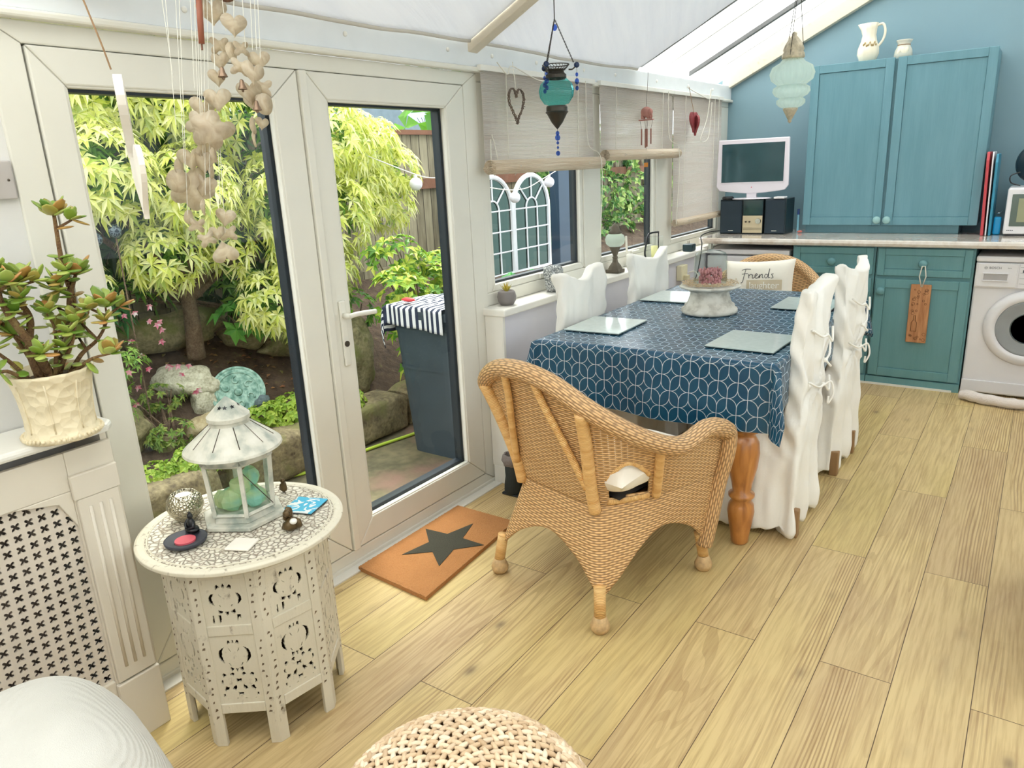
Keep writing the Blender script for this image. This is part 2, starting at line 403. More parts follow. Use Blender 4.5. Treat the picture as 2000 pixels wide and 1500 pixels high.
# cloth sunshades under the sheets
def shade(y0, y1, lab, seed):
    def fn(u, v):
        x = -2.02 + v * 2.9; y = y0 + (y1 - y0) * u
        sag = (0.012 + 0.05 * min(1, v * 4)) * math.sin(PI * u) + 0.008 * mn.noise(Vector((x * 3, y * 4 + x * 5, seed)))
        pull = 0.004 * math.cos(u * 2 * PI * 3 + seed) * math.exp(-v * 10)
        return (x + 0.004 * mn.noise(Vector((y * 5, seed, 0))), y, 1.99 + RS * (x + 2.02) - sag * 0.7 - pull * 0.5)
    g = G().grid(fn, 70, 90, lambda u, v: (v * 2.9, u * (y1 - y0)))
    o = g.build('roof_sunshade', FABRIC, smooth=True, solid=0.002); tag(o, lab, 'sunshade', 'cloth sunshades under the roof')
    h = []
    for i in range(41):
        p = fn(i / 40, 0); h.append((p[0], p[1], p[2]))
    g = G().tube(h, 0.009, 6); g.build('hem', plain('shade_hem', rgb(205, 200, 190), 0.9), o, smooth=True)
    return o
shade(1.12, 2.63, 'white cloth sunshade under the roof above the garden doors', 1.0)
shade(2.72, 4.2, 'white cloth sunshade under the roof above the dining table', 5.0)

# ---------------------------------------------------------------- doors and windows
def mitre(g, xa, xb, y0, y1, z0, z1, l, r, b, t, gap=0.0006):
    q = gap
    g.prism([(y0, z0 + q), (y0 + l, z0 + b + q), (y0 + l, z1 - t - q), (y0, z1 - q)], xb - xa, 'x', xa)
    g.prism([(y1, z0 + q), (y1, z1 - q), (y1 - r, z1 - t - q), (y1 - r, z0 + b + q)], xb - xa, 'x', xa)
    g.prism([(y0 + q, z0), (y1 - q, z0), (y1 - r - q, z0 + b), (y0 + l + q, z0 + b)], xb - xa, 'x', xa)
    g.prism([(y0 + q, z1), (y0 + l + q, z1 - t), (y1 - r - q, z1 - t), (y1 - q, z1)], xb - xa, 'x', xa)
    return g
g = mitre(G(), -2.13, -2.052, 0.835, 2.70, 0.0, 1.872, 0.078, 0.094, 0.062, 0.052)
g.box(-2.06, -2.045, 0.835, 2.68, 0.0, 0.02)
struct(g, 'trim_16', WHITE, 'white plastic outer frame of the garden doors', bev=0.004)
struct(G().box(-2.06, -2.0, 0.86, 2.66, 0.0, 0.006), 'trim_17', TRIM, 'thin white strip along the foot of the doors')
struct(G().box(-2.2, -2.09, 0.84, 2.68, -0.1, 0.03), 'trim_18', WHITE)
def leaf(n, y0, y1, gl, gr, gb, gt, zl=0.066, zh=1.818):
    g = mitre(G(), -2.12, -2.050, y0, y1, zl, zh, gl, gr, gb, gt)
    o = struct(g, n, WHITE, bev=0.005)
    a, b, c, d = y0 + gl, y1 - gr, zl + gb, zh - gt
    g = mitre(G(), -2.075, -2.046 - 0.008, a - 0.012, b + 0.012, c - 0.012, d + 0.012, 0.018, 0.018, 0.018, 0.018); g.build('glazing_bead', WHITE, o, bev=0.004)
    g = mitre(G(), -2.122, -2.083, a - 0.001, b + 0.001, c - 0.001, d + 0.001, 0.016, 0.016, 0.016, 0.014); g.build('gasket', GASKET, o)
    G().box(-2.092, -2.086, a, b, c, d).build('pane', GLASS, o); return o
d1 = leaf('door_1', 0.918, 1.733, 0.078, 0.105, 0.10, 0.088)
d2 = leaf('door_2', 1.768, 2.602, 0.085, 0.118, 0.10, 0.088)
struct(G().box(-2.10, -2.040, 1.735, 1.767, 0.066, 1.818), 'trim_19', WHITE, 'white cover strip where the two doors meet', bev=0.004)
h = G().box(-2.050, -2.040, 1.795, 1.825, 0.80, 1.045).build('handle', WHITE, d2, bev=0.006)
g = G().tube([(-2.042, 1.81, 0.99), (-2.005, 1.81, 0.99)], 0.010, 12).tube(catmull([(-2.008, 1.805, 0.99), (-2.004, 1.85, 0.992), (-2.004, 1.935, 0.986)], 6), 0.0095, 12)
g.build('lever', WHITE, h, smooth=True)
G().lathe([(0.001, 0), (0.011, 0), (0.011, 0.004), (0.001, 0.004)], 16, (0, 0, 0)).build('keyhole', STEEL, h).matrix_local = Matrix.Translation((-2.040, 1.81, 0.885)) @ Matrix.Rotation(PI / 2, 4, 'Y')
# window wall
g = G()
for a, b in ((2.70, 2.745), (3.615, 3.79), (4.555, 4.79), (5.70, 5.85)): g.box(-2.13, -2.055, a, b, 0.9255, 1.8395)
g.box(-2.13, -2.055, 2.70, 5.85, 0.865, 0.925).box(-2.13, -2.055, 2.70, 5.85, 1.84, 1.89)
struct(g, 'wall_window', WHITE, 'white plastic framework around the three windows', bev=0.005)
for k, (a, b) in enumerate(((2.745, 3.615), (3.79, 4.555), (4.79, 5.70))):
    g = mitre(G(), -2.12, -2.062, a, b, 0.925, 1.84, 0.032, 0.032, 0.032, 0.032); o = struct(g, 'window_%d' % (k + 1), WHITE, bev=0.004)
    g = mitre(G(), -2.12, -2.085, a + 0.031, b - 0.031, 0.956, 1.809, 0.014, 0.016, 0.012, 0.012); g.build('gasket', GASKET, o)
    G().box(-2.094, -2.088, a + 0.03, b - 0.03, 0.955, 1.81).build('pane', GLASS, o)
    if k < 2:
        g = G().box(-2.062, -2.052, (a + b) / 2 - 0.03, (a + b) / 2 + 0.03, 0.93, 0.955).tube([(-2.045, (a + b) / 2, 0.945), (-2.04, (a + b) / 2 + 0.09, 0.947)], 0.007, 8)
        g.build('window_handle', WHITE, o)
# light switch on the left wall
t = thing('light_switch', 'cream light switch plate on the wall left of the doors', 'switch', (-2.06, 0.82, 1.5))
G().box(-2.06, -2.048, 0.70, 0.83, 1.462, 1.552).build('plate', plain('switch_plate', rgb(188, 182, 178), 0.4), t, bev=0.003)
G().box(-2.05, -2.042, 0.76, 0.79, 1.495, 1.525).build('rocker', TRIM, t, bev=0.003)
G().ell((-2.047, 0.817, 1.507), (0.002, 0.003, 0.003)).build('screw', STEEL, t)
# ---------------------------------------------------------------- garden
def leafmat(name, cols, tr=0.35, rough=0.45):
    m = Mat(name); n = m.nt.nodes.new('ShaderNodeObjectInfo'); g_ = m.nt.nodes.new('ShaderNodeNewGeometry')
    r = V(m, g_.outputs['Random Per Island']); k = len(cols)
    m.set('Base Color', m.ramp(r, [(i / (k - 1), c) for i, c in enumerate(cols)])).set('Roughness', rough); m.translucent(tr); return m.mat
SOIL = Mat('dark_garden_soil'); _n = SOIL.noise(14, 6, rough=0.7); SOIL.set('Base Color', SOIL.ramp(_n, [(0.3, rgb(58, 44, 36)), (0.6, rgb(98, 80, 64)), (0.75, rgb(120, 116, 70))])).set('Roughness', 0.95).bump(_n, 0.03)
def stonemat(name, a, b, c, sc_=9, lich=None):
    m = Mat(name); n = m.noise(sc_, 6, rough=0.7); f = m.noise(sc_ * 6, 4)
    q = m.ramp(n * 0.6 + f * 0.4, [(0.35, a), (0.5, b), (0.65, c)])
    if lich: q = m.mix(((m.noise(sc_ * 0.6, 5) - 0.52) * 8).clamp(), q, lich)
    m.set('Base Color', q).set('Roughness', 0.9).bump(n * 0.5 + f * 0.5, 0.012); return m.mat
PATIO = stonemat('mossy_patio_concrete', rgb(76, 74, 56), rgb(104, 98, 74), rgb(126, 116, 88), 3, rgb(128, 102, 88))
KERB = stonemat('lichen_kerb_stone', rgb(82, 72, 58), rgb(128, 116, 88), rgb(158, 146, 112), 9, rgb(120, 118, 74))
ROCK = stonemat('mossy_rock', rgb(92, 88, 62), rgb(134, 126, 92), rgb(160, 150, 116), 9, rgb(104, 110, 56))
ROCKW = stonemat('pale_lichen_rock', rgb(136, 132, 110), rgb(190, 186, 162), rgb(222, 220, 200), 12)
ROCKT = stonemat('tan_rock', rgb(140, 124, 92), rgb(178, 162, 124), rgb(196, 182, 150), 9)
BARK = stonemat('grey_brown_bark', rgb(70, 56, 44), rgb(112, 92, 74), rgb(138, 120, 98), 26)
def zb(x, y): return 0.02 + 0.50 * max(0, -3.4 - x) + 0.05 * mn.noise(Vector((x * 1.6, y * 1.6, 0)))
tag(G().box(-3.45, -2.2, -1.5, 14, -0.24, -0.12).build('patio', PATIO), 'mossy concrete patio outside the garden doors', kind='structure')
g = G().grid(lambda u, v: (-3.30 - 6 * u ** 1.5, -1.5 + 15.5 * v, (zb(-3.3 - 6 * u ** 1.5, -1.5 + 15.5 * v)) if u < 0.45 else zb(-3.3 - 6 * 0.45 ** 1.5, -1.5 + 15.5 * v)), 50, 120)
tag(g.build('flower_bed', SOIL.mat, smooth=True), 'dark sloping soil bed behind the kerb stones', kind='structure')
# kerb stones
def rock(name, c, r, mat, lab, cat='rock', rz=0, seed=0, group=None, nz=0.35, tilt=0):
    M_ = rotz(rz) @ Matrix.Rotation(tilt, 3, 'X')
    g = G().ell((0, 0, 0), r, 28, 18, M_, nz=nz, seed=seed, fr=1.6)
    g.v = [tuple(Vector(p) * (1 + 0.05 * mn.noise(Vector(p) * 18))) for p in g.v]
    o = g.build(name, mat, smooth=True, loc=c); return tag(o, lab, cat, group)
for k, (y0, y1, hh, nm) in enumerate(((1.30, 1.93, .24, 'sandy kerb stone at the left end of the bed edging'), (2.02, 2.62, .26, 'kerb stone seen behind the white lantern'), (2.66, 3.30, .25, 'long mossy kerb stone left of the dark bin'), (3.34, 4.1, .24, 'kerb stone behind the dark bin'))):
    g = G().grid(lambda u, v: (0, 0, 0), 1, 1); g = G()
    n = 14
    def fn(u, v, y0=y0, y1=y1, hh=hh):
        a = v * 2 * PI; c_, s_ = math.cos(a), math.sin(a); p = 0.35
        x = -3.33 + 0.13 * math.copysign(abs(c_) ** p, c_); z = -0.12 + hh / 2 + hh / 2 * math.copysign(abs(s_) ** p, s_)
        y = y0 + (y1 - y0) * u; d = 0.022 * mn.noise(Vector((x * 6, y * 6, z * 6)))
        e = 0.9 + 0.1 * min(1, min(u, 1 - u) * 10)
        return (-3.33 + (x + 3.33) * e + d, y, -0.12 + (z + 0.12) * e + d)
    g.grid(fn, 26, 24); g.add([fn(0, v / 24) for v in range(24)], [tuple(range(24))]); g.add([fn(1, v / 24) for v in range(24)], [tuple(range(24))])
    tag(g.build('kerb_stone', KERB, smooth=True), nm, 'kerb stone', 'kerb stones edging the flower bed')
rock('rock', (-3.95, 2.24, 0.38), (.20, .13, .09), ROCKW, 'white lichen covered rock left of the round plaque', seed=3, rz=0.4, group='rocks in the bed')
rock('rock', (-3.80, 2.28, 0.26), (.07, .09, .13), ROCKW, 'upright pale rock leaning beside the round plaque', seed=4, group='rocks in the bed')
rock('rock', (-4.15, 2.86, 0.52), (.16, .17, .09), ROCK, 'brown green rock above the round plaque', seed=5, rz=.6, group='rocks in the bed')
rock('rock', (-4.02, 3.08, 0.42), (.13, .22, .07), ROCK, 'long flat rock right of the round plaque', seed=6, rz=-.2, group='rocks in the bed')
rock('rock', (-3.72, 3.0, 0.24), (.10, .13, .06), ROCK, 'small flat rock beside the door frame, low in the left pane', seed=7, group='rocks in the bed')
rock('rock', (-3.65, 2.15, 0.17), (.09, .12, .08), ROCKT, 'rounded tan rock behind the lantern roof', seed=8, group='rocks in the bed')
rock('rock', (-3.66, 1.93, 0.15), (.07, .08, .075), ROCK, 'rounded grey green stone left of the tan rock', seed=9, nz=.1, group='rocks in the bed')
rock('rock', (-3.52, 2.75, 0.14), (.08, .16, .06), ROCKT, 'tan rock among the creeping leaves', seed=10, group='rocks in the bed')
rock('rock', (-4.3, 2.45, 0.62), (.15, .35, .12), ROCK, 'broad mossy rock behind the tree trunk', seed=11, group='rocks in the bed')
rock('rock', (-3.78, 1.75, 0.25), (.16, .16, .12), ROCK, 'squat rock under the pink flowers', seed=12, group='rocks in the bed')
rock('rock', (-3.62, 3.30, 0.32), (.10, .13, .26), ROCK, 'tall upright rock seen through the right door', seed=13, rz=.3, group='rocks in the bed')
rock('rock', (-3.7, 3.02, 0.5), (.08, .12, .06), ROCKT, 'small tan rock behind the door lock', seed=14, group='rocks in the bed')
# round verdigris plaque leaning on the rocks
PLQ = Mat('verdigris_plaque'); _n = PLQ.noise(40, 5); PLQ.set('Base Color', PLQ.ramp(_n, [(0.35, rgb(96, 138, 124)), (0.65, rgb(168, 200, 186))])).set('Roughness', 0.8)
t = thing('garden_plaque', 'round verdigris plaque with swirls leaning in the flower bed', 'plaque', (-3.70, 2.42, 0.3))
Mp = Matrix.Translation((-3.70, 2.42, 0.30)) @ Matrix.Scale(.84, 4) @ Matrix.Rotation(math.radians(-28), 4, 'Z') @ Matrix.Rotation(math.radians(66), 4, 'Y')
g = G().lathe([(0.001, 0), (.17, 0), (.18, .006), (.18, .022), (.168, .026), (.160, .020), (.148, .020), (.144, .026), (.136, .026), (.13, .02), (.001, .02)], 48)
g.v = [tuple(Mp @ Vector(p)) for p in g.v]; g.build('disc', PLQ.mat, t, smooth=False)
g = G()
for k in range(6):
    a = k * PI / 3; pts = []
    for j in range(20):
        q = j / 19 * 4.2; r = 0.034 * (1 - j / 24)
        pts.append(Mp @ Vector((math.cos(a) * 0.08 + r * math.cos(q + a), math.sin(a) * 0.08 + r * math.sin(q + a), 0.023)))
    g.tube(pts, 0.006, 6)
g.lathe([(0.001, .034), (.02, .03), (.03, .02)], 16); g.v[-48:] = [tuple(Mp @ Vector(p)) for p in g.v[-48:]]
g.build('scrollwork', PLQ.mat, t, smooth=True)
# small dark bird table figure before the plaque
tag(G().ell((-3.55, 2.47, .25), (.035, .05, .04), nz=.3).tube([(-3.55, 2.47, .22), (-3.55, 2.47, .05)], .008).build('stone_bird', plain('dark_stone', rgb(88, 104, 108), .8)), 'dark grey stone bird on a stick before the round plaque', 'figurine')

# leaf clusters ------------------------------------------------------------------
def leaf_v(base, d, up, L, W, droop=0.3, fold=0.25):
    d = d.normalized(); s = d.cross(up); s = s.normalized() if s.length > 1e-4 else Vector((1, 0, 0)); n = s.cross(d)
    p0 = base; p1 = base + d * L * 0.45 + n * 0.02 * L; p2 = base + d * L - Vector((0, 0, 1)) * L * droop
    a = p1 + s * W * .5 + n * W * fold; b = p1 - s * W * .5 + n * W * fold
    return [p0, a, p2, b, p1]
def rosette(g, c, ax, k, L, W, spread=0.9, droop=0.35, jit=0.25):
    ax = ax.normalized(); o = ax.orthogonal().normalized(); o2 = ax.cross(o); a0 = random.random() * 6.28
    for i in range(k):
        a = a0 + 2 * PI * i / k + random.uniform(-jit, jit)
        d = ax * (1 - spread * random.uniform(.75, 1.1)) + (o * math.cos(a) + o2 * math.sin(a)) * spread
        l = L * random.uniform(.75, 1.15); v = leaf_v(c, d, ax, l, W, droop)
        g.add(v, [(0, 1, 4), (1, 2, 4), (0, 4, 3), (4, 2, 3)])
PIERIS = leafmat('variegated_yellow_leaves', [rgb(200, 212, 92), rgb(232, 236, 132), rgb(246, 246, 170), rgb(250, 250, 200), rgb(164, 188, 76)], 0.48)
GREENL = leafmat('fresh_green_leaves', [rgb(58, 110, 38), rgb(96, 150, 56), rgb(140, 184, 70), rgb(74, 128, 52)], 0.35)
DARKL = leafmat('dark_evergreen_leaves', [rgb(30, 62, 34), rgb(44, 88, 46), rgb(62, 108, 56)], 0.2)
def clump(g, c, r, n, k, L, W, face=Vector((1, -0.4, 0.45)), droop=.35, full=False, bias=-0.15):
    i = 0
    while i < n:
        d = Vector(rng.normal(size=3)).normalized()
        if not full and d.dot(face.normalized()) < bias: continue
        q = random.uniform(0.78, 1.06)
        p = Vector((c[0] + d.x * r[0] * q, c[1] + d.y * r[1] * q, c[2] + d.z * r[2] * q))
        rosette(g, p, (d + Vector((0, 0, 0.5))), k, L, W, 0.9, droop); i += 1
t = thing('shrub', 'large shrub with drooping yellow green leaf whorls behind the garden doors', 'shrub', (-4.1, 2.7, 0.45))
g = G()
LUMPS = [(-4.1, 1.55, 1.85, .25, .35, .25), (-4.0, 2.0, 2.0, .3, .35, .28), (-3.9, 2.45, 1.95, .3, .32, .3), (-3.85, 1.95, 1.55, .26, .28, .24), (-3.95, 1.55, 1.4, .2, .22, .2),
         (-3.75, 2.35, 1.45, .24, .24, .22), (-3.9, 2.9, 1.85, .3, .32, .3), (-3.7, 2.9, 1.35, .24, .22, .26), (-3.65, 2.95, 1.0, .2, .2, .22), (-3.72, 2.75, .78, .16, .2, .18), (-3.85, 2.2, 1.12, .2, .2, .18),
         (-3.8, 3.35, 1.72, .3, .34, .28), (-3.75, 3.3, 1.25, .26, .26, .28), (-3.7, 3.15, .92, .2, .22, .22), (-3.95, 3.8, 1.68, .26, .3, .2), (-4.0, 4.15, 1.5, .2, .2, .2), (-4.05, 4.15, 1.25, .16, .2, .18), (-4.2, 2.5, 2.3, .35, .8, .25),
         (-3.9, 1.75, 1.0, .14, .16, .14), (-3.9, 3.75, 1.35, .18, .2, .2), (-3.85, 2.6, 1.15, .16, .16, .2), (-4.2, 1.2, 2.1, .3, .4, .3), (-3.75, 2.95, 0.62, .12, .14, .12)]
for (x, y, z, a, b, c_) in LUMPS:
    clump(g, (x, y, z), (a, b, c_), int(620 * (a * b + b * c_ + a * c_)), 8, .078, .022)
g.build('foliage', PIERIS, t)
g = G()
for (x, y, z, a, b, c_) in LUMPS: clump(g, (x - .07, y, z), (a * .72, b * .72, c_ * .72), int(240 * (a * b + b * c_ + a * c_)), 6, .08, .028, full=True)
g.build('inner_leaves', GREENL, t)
g = G(); base = Vector((-4.10, 2.44, .46))
g.tube(catmull([base, base + Vector((.02, 0, .25)), base + Vector((.0, .02, .5)), base + Vector((.1, .12, .85))], 6), [0.055 - .0016 * i for i in range(19)], 10)
for q in ((-.1, -.5, 1.3), (.1, .45, 1.3), (.05, .9, 1.1), (-.05, -.9, 1.2), (.1, .1, 1.5), (.25, .35, .6), (.1, 1.4, 1.1)):
    g.tube(catmull([base + Vector((.0, .02, .35)), base + Vector((q[0] * .4, q[1] * .4, .35 + q[2] * .3)), base + Vector(q)], 8), [0.026 - .001 * i for i in range(17)], 7)
g.build('trunk', BARK, t, smooth=True)
# lower planting
def plant(name, lab, cat, lumps, mat, k=6, L=.05, W=.028, dens=500, stem=True, droop=.2, group=None):
    c = lumps[0]; t = thing(name, lab, cat, (c[0], c[1], c[2] - c[5]), group=group); g = G()
    for (x, y, z, a, b, c_) in lumps: clump(g, (x, y, z), (a, b, c_), int(dens * (a * b + b * c_ + a * c_)), k, L, W, droop=droop)
    g.build('foliage', mat, t)
    if stem:
        g = G()
        for (x, y, z, a, b, c_) in lumps:
            for q in range(5): g.tube([(c[0] + random.uniform(-.04, .04), c[1] + random.uniform(-.04, .04), c[2] - c[5]), (x + random.uniform(-.6, .6) * a, y + random.uniform(-.6, .6) * b, z + .3 * c_)], [.008, .003], 5)
        g.build('stems', BARK, t)
    return t
CREEP = leafmat('lime_creeping_leaves', [rgb(110, 150, 40), rgb(160, 190, 70), rgb(196, 214, 96)], .35)
plant('creeping_plant', 'low lime green creeping plant spilling over the kerb left of the lantern', 'plant', [(-3.36, 1.95, .14, .12, .2, .06), (-3.42, 2.2, .12, .12, .16, .07), (-3.4, 1.7, .12, .1, .14, .05)], CREEP, 5, .035, .03, 2200, False)
plant('creeping_plant', 'bright creeping plant growing around the foot of the round plaque', 'plant', [(-3.45, 2.62, .17, .13, .2, .10), (-3.38, 2.92, .15, .12, .14, .09), (-3.5, 2.45, .2, .1, .12, .05)], CREEP, 5, .035, .03, 2200, False)
plant('shrub', 'bushy green shrub with yellow tipped leaves behind the dark bin', 'shrub', [(-3.3, 3.65, .62, .26, .34, .28), (-3.2, 3.55, .32, .15, .22, .2), (-3.45, 3.95, .72, .25, .3, .25), (-3.2, 3.3, .75, .18, .2, .16), (-3.4, 3.5, .95, .16, .22, .14)], leafmat('yellow_green_leaves', [rgb(70, 124, 40), rgb(120, 166, 50), rgb(178, 200, 70), rgb(214, 216, 96)], .35), 6, .075, .034, 330)
plant('laurel', 'glossy dark green laurel at the left edge of the garden', 'shrub', [(-3.9, 1.35, 1.05, .2, .25, .35), (-3.9, 1.35, .6, .2, .2, .3), (-4.2, 1.9, .85, .2, .2, .15)], leafmat('glossy_laurel', [rgb(36, 92, 52), rgb(58, 128, 70), rgb(92, 160, 96)], .2, .25), 5, .11, .05, 260)
plant('fern', 'low green fern behind the tree trunk', 'fern', [(-4.2, 2.95, .78, .2, .22, .12), (-4.25, 3.35, .72, .2, .2, .12), (-4.25, 2.1, .85, .15, .3, .12)], GREENL, 7, .10, .03, 240)
t = plant('flowering_plant', 'wispy plant with small pink and white flowers beside the left door', 'plant', [(-3.62, 1.62, .42, .12, .16, .16), (-3.66, 1.75, .62, .12, .16, .12)], leafmat('light_green_leaves', [rgb(110, 156, 60), rgb(156, 190, 84), rgb(90, 136, 56)], .35), 6, .04, .014, 900)
FLW = leafmat('pink_white_petals', [rgb(240, 236, 236), rgb(214, 90, 130), rgb(244, 190, 206)], .3); g = G()
for i in range(46):
    p = Vector((-3.6 + random.uniform(-.14, .12), 1.72 + random.uniform(-.28, .36), .62 + random.uniform(-.22, .28)))
    rosette(g, p, Vector((1, -.3, -.4)), 5, .022, .014, .8, .2)
tag(g.build('flowers', FLW, t), kind='stuff')
plant('hosta', 'bright broad leaved plant right of the tree trunk', 'plant', [(-3.98, 2.72, .66, .12, .16, .09)], leafmat('bright_hosta_leaves', [rgb(90, 170, 70), rgb(130, 200, 90), rgb(70, 146, 60)], .4), 6, .11, .06, 330)
plant('groundcover', 'mixed low greenery between the pale rock and the kerb stones', 'plant', [(-3.62, 1.95, .22, .08, .14, .07), (-3.85, 2.05, .36, .1, .12, .07), (-4.0, 1.75, .5, .14, .2, .1)], leafmat('mixed_green_leaves', [rgb(80, 120, 50), rgb(130, 160, 70), rgb(170, 180, 90)], .3), 6, .035, .016, 1300)
plant('shrub', 'small green shrub under the yellow leaves beside the right door frame', 'shrub', [(-3.7, 3.35, .62, .14, .16, .14), (-3.95, 3.3, .85, .16, .2, .12)], GREENL, 6, .06, .03, 500)
g = G()
for i in range(150):
    x = random.uniform(-4.4, -3.5); y = random.uniform(2.2, 3.3); rosette(g, Vector((x, y, zb(x, y) + .012)), Vector((random.uniform(-.3, .3), random.uniform(-.3, .3), 1)), 1, .04, .025, .9, 0)
tag(g.build('leaf_litter', leafmat('fallen_leaves', [rgb(150, 96, 60), rgb(120, 84, 56), rgb(176, 128, 80), rgb(96, 110, 50)], .1)), 'fallen brown leaves scattered over the soil', 'leaves', kind='stuff')
# dark evergreen hedge and fence behind
FENCE = Mat('weathered_fence_boards'); x, y, z = FENCE.xyz(); _b = (y / 0.11).fract(); _i = (y / 0.11).floor(); _r = ((_i * 12.98).sin() * 43.7).fract()
_n = FENCE.noise(8, 5, FENCE.comb(x, y * 4 + _i, z * .5)); _c = FENCE.ramp(_n * .7 + _r * .3, [(.25, rgb(98, 90, 72)), (.5, rgb(138, 130, 106)), (.75, rgb(164, 156, 130))])
_c = FENCE.mix((_b.min(1 - _b)).lt(.035), _c, rgb(50, 40, 30)); FENCE.set('Base Color', _c).set('Roughness', .9).bump(_n, .01)
RAIL = plain('red_brown_rail', rgb(122, 82, 60), .8, var=.15, bump=.003)
t = thing('garden_fence', 'tall weathered board fence along the back of the garden', 'fence', (-4.72, 5.0, 0.3))
G().box(-4.74, -4.70, -1.5, 13, 0.1, 1.80).build('boards', FENCE.mat, t)
g = G().box(-4.76, -4.66, -1.5, 13, 1.80, 1.84); g.build('capping', RAIL, t)
for zz in (1.33, .6): G().box(-4.70, -4.65, -1.5, 13, zz, zz + .09).build('rail', RAIL if zz > 1 else FENCE.mat, t)
t = thing('hedge', 'dark evergreen hedge behind the yellow leaved shrub', 'hedge', (-4.55, 2.0, 0.6)); g = G()
for (x, y, z, a, b, c_) in ((-4.5, 1.4, 1.5, .2, .6, .6), (-4.5, 2.4, 1.5, .2, .6, .6), (-4.5, 3.3, 1.45, .2, .5, .5), (-4.5, 1.9, 2.1, .25, 1.0, .4), (-4.5, 3.0, 2.05, .2, .6, .3), (-4.5, 1.2, .9, .2, .4, .4), (-4.55, 3.2, .95, .15, .5, .35), (-4.5, .8, 1.9, .2, .8, .6)):
    clump(g, (x, y, z), (a, b, c_), int(260 * (a * b + b * c_ + a * c_)), 6, .11, .045)
g.build('foliage', DARKL, t)
# pergola post, mirrors, festoon globes
tag(G().box(-3.85, -3.75, 6.12, 6.32, -0.12, 2.6).build('pergola_post', plain('navy_post', rgb(38, 62, 84), .5), bev=.005), 'dark blue square post outside the first window', 'post')
MIRF = plain('white_garden_mirror_frame', rgb(228, 232, 236), .5); MIRG = Mat('garden_mirror_glass'); MIRG.set('Base Color', rgb(58, 76, 70)).set('Metallic', 1.0).set('Roughness', .12)
def gmirror(yc, lab):
    t = thing('garden_mirror', lab, 'mirror', (-4.3, yc, .50), group='arched garden mirrors'); X = -4.3; w_ = .32; z0 = .45; zs = 1.08
    def arch(r, n=20): return [(X, yc + r * math.cos(PI - PI * i / n), zs + r * math.sin(PI - PI * i / n)) for i in range(n + 1)]
    pts = [(X, yc - w_, z0)] + arch(w_) + [(X, yc + w_, z0)]
    g = G().tube(pts, .024, 8).box(X - .02, X + .02, yc - w_, yc + w_, z0 - .02, z0 + .025); g.build('frame', MIRF, t)
    g = G().tube([(X + .005, yc - .1, z0)] + [(X + .005, yc + .1 * math.cos(PI - PI * i / 12), zs + .1 * math.sin(PI - PI * i / 12)) for i in range(13)] + [(X + .005, yc + .1, z0)], .009, 6)
    for zz in (zs, zs - .2, zs - .4): g.tube([(X + .005, yc - w_, zz), (X + .005, yc + w_, zz)], .008, 6)
    for a in (45, 90, 135): g.tube([(X + .005, yc + .1 * math.cos(math.radians(a)), zs + .1 * math.sin(math.radians(a))), (X + .005, yc + w_ * math.cos(math.radians(a)), zs + w_ * math.sin(math.radians(a)))], .009, 6)
    g.build('glazing_bars', MIRF, t)
    g = G().prism([(yc - w_, z0)] + [(p[1], p[2]) for p in arch(w_)] + [(yc + w_, z0)], .01, 'x', X - .012); g.build('mirror_glass', MIRG.mat, t)
gmirror(6.47, 'white arched window style garden mirror, the right one of the pair')
gmirror(5.80, 'white arched window style garden mirror, the left one partly behind the window frame')
GLOBE = plain('white_paper_globe', rgb(224, 222, 232), .6, var=.03)
t = None
for i, (y, z, lab) in enumerate(((3.98, 1.40, 'white festoon globe hanging before the yellow leaved shrub'), (4.32, 1.36, 'white festoon globe at the right edge of the right door pane'), (5.18, 1.24, 'white festoon globe hanging between the two garden mirrors'), (5.72, 1.34, 'white festoon globe over the arch of the right garden mirror'))):
    o = G().lathe([(0.001, -.045)] + [(.045 * math.cos(a), .045 * math.sin(a)) for a in [(-1.3 + .2 * j) for j in range(14)]] + [(.012, .045), (.012, .06), (.001, .06)], 20).build('festoon_globe', GLOBE, smooth=True, loc=(-3.6, y, z)); tag(o, lab, 'light globe', 'festoon globes in the garden')
g = G().tube(catmull([(-3.6, 3.2, 1.7), (-3.6, 3.98, 1.465), (-3.6, 4.32, 1.42), (-3.6, 5.18, 1.30), (-3.6, 5.72, 1.40), (-3.6, 6.9, 1.75)], 8), .004, 5)
tag(g.build('festoon_cable', CORD), 'thin festoon light cable strung across the garden', 'cable')
SOL = Mat('dark_lattice_globe'); _e = SOL.voro(60, feat='DISTANCE_TO_EDGE'); SOL.set('Base Color', SOL.mix(_e.lt(.12), rgb(26, 42, 56), rgb(96, 112, 122))).set('Roughness', .3)
for y, z, lab in ((1.80, 1.24, 'dark lattice garden globe on a stem, left of the pair by the laurel'), (1.90, 1.27, 'dark lattice garden globe on a stem, right of the pair by the laurel')):
    t = thing('garden_globe', lab, 'garden ornament', (-3.72, y, .3), group='dark lattice garden globes'); G().ell((-3.72, y, z), (.032, .032, .034), 20, 14).build('globe', SOL.mat, t, smooth=True); G().tube([(-3.72, y, .2), (-3.72, y, z)], .004, 6).build('stem', BARK, t)
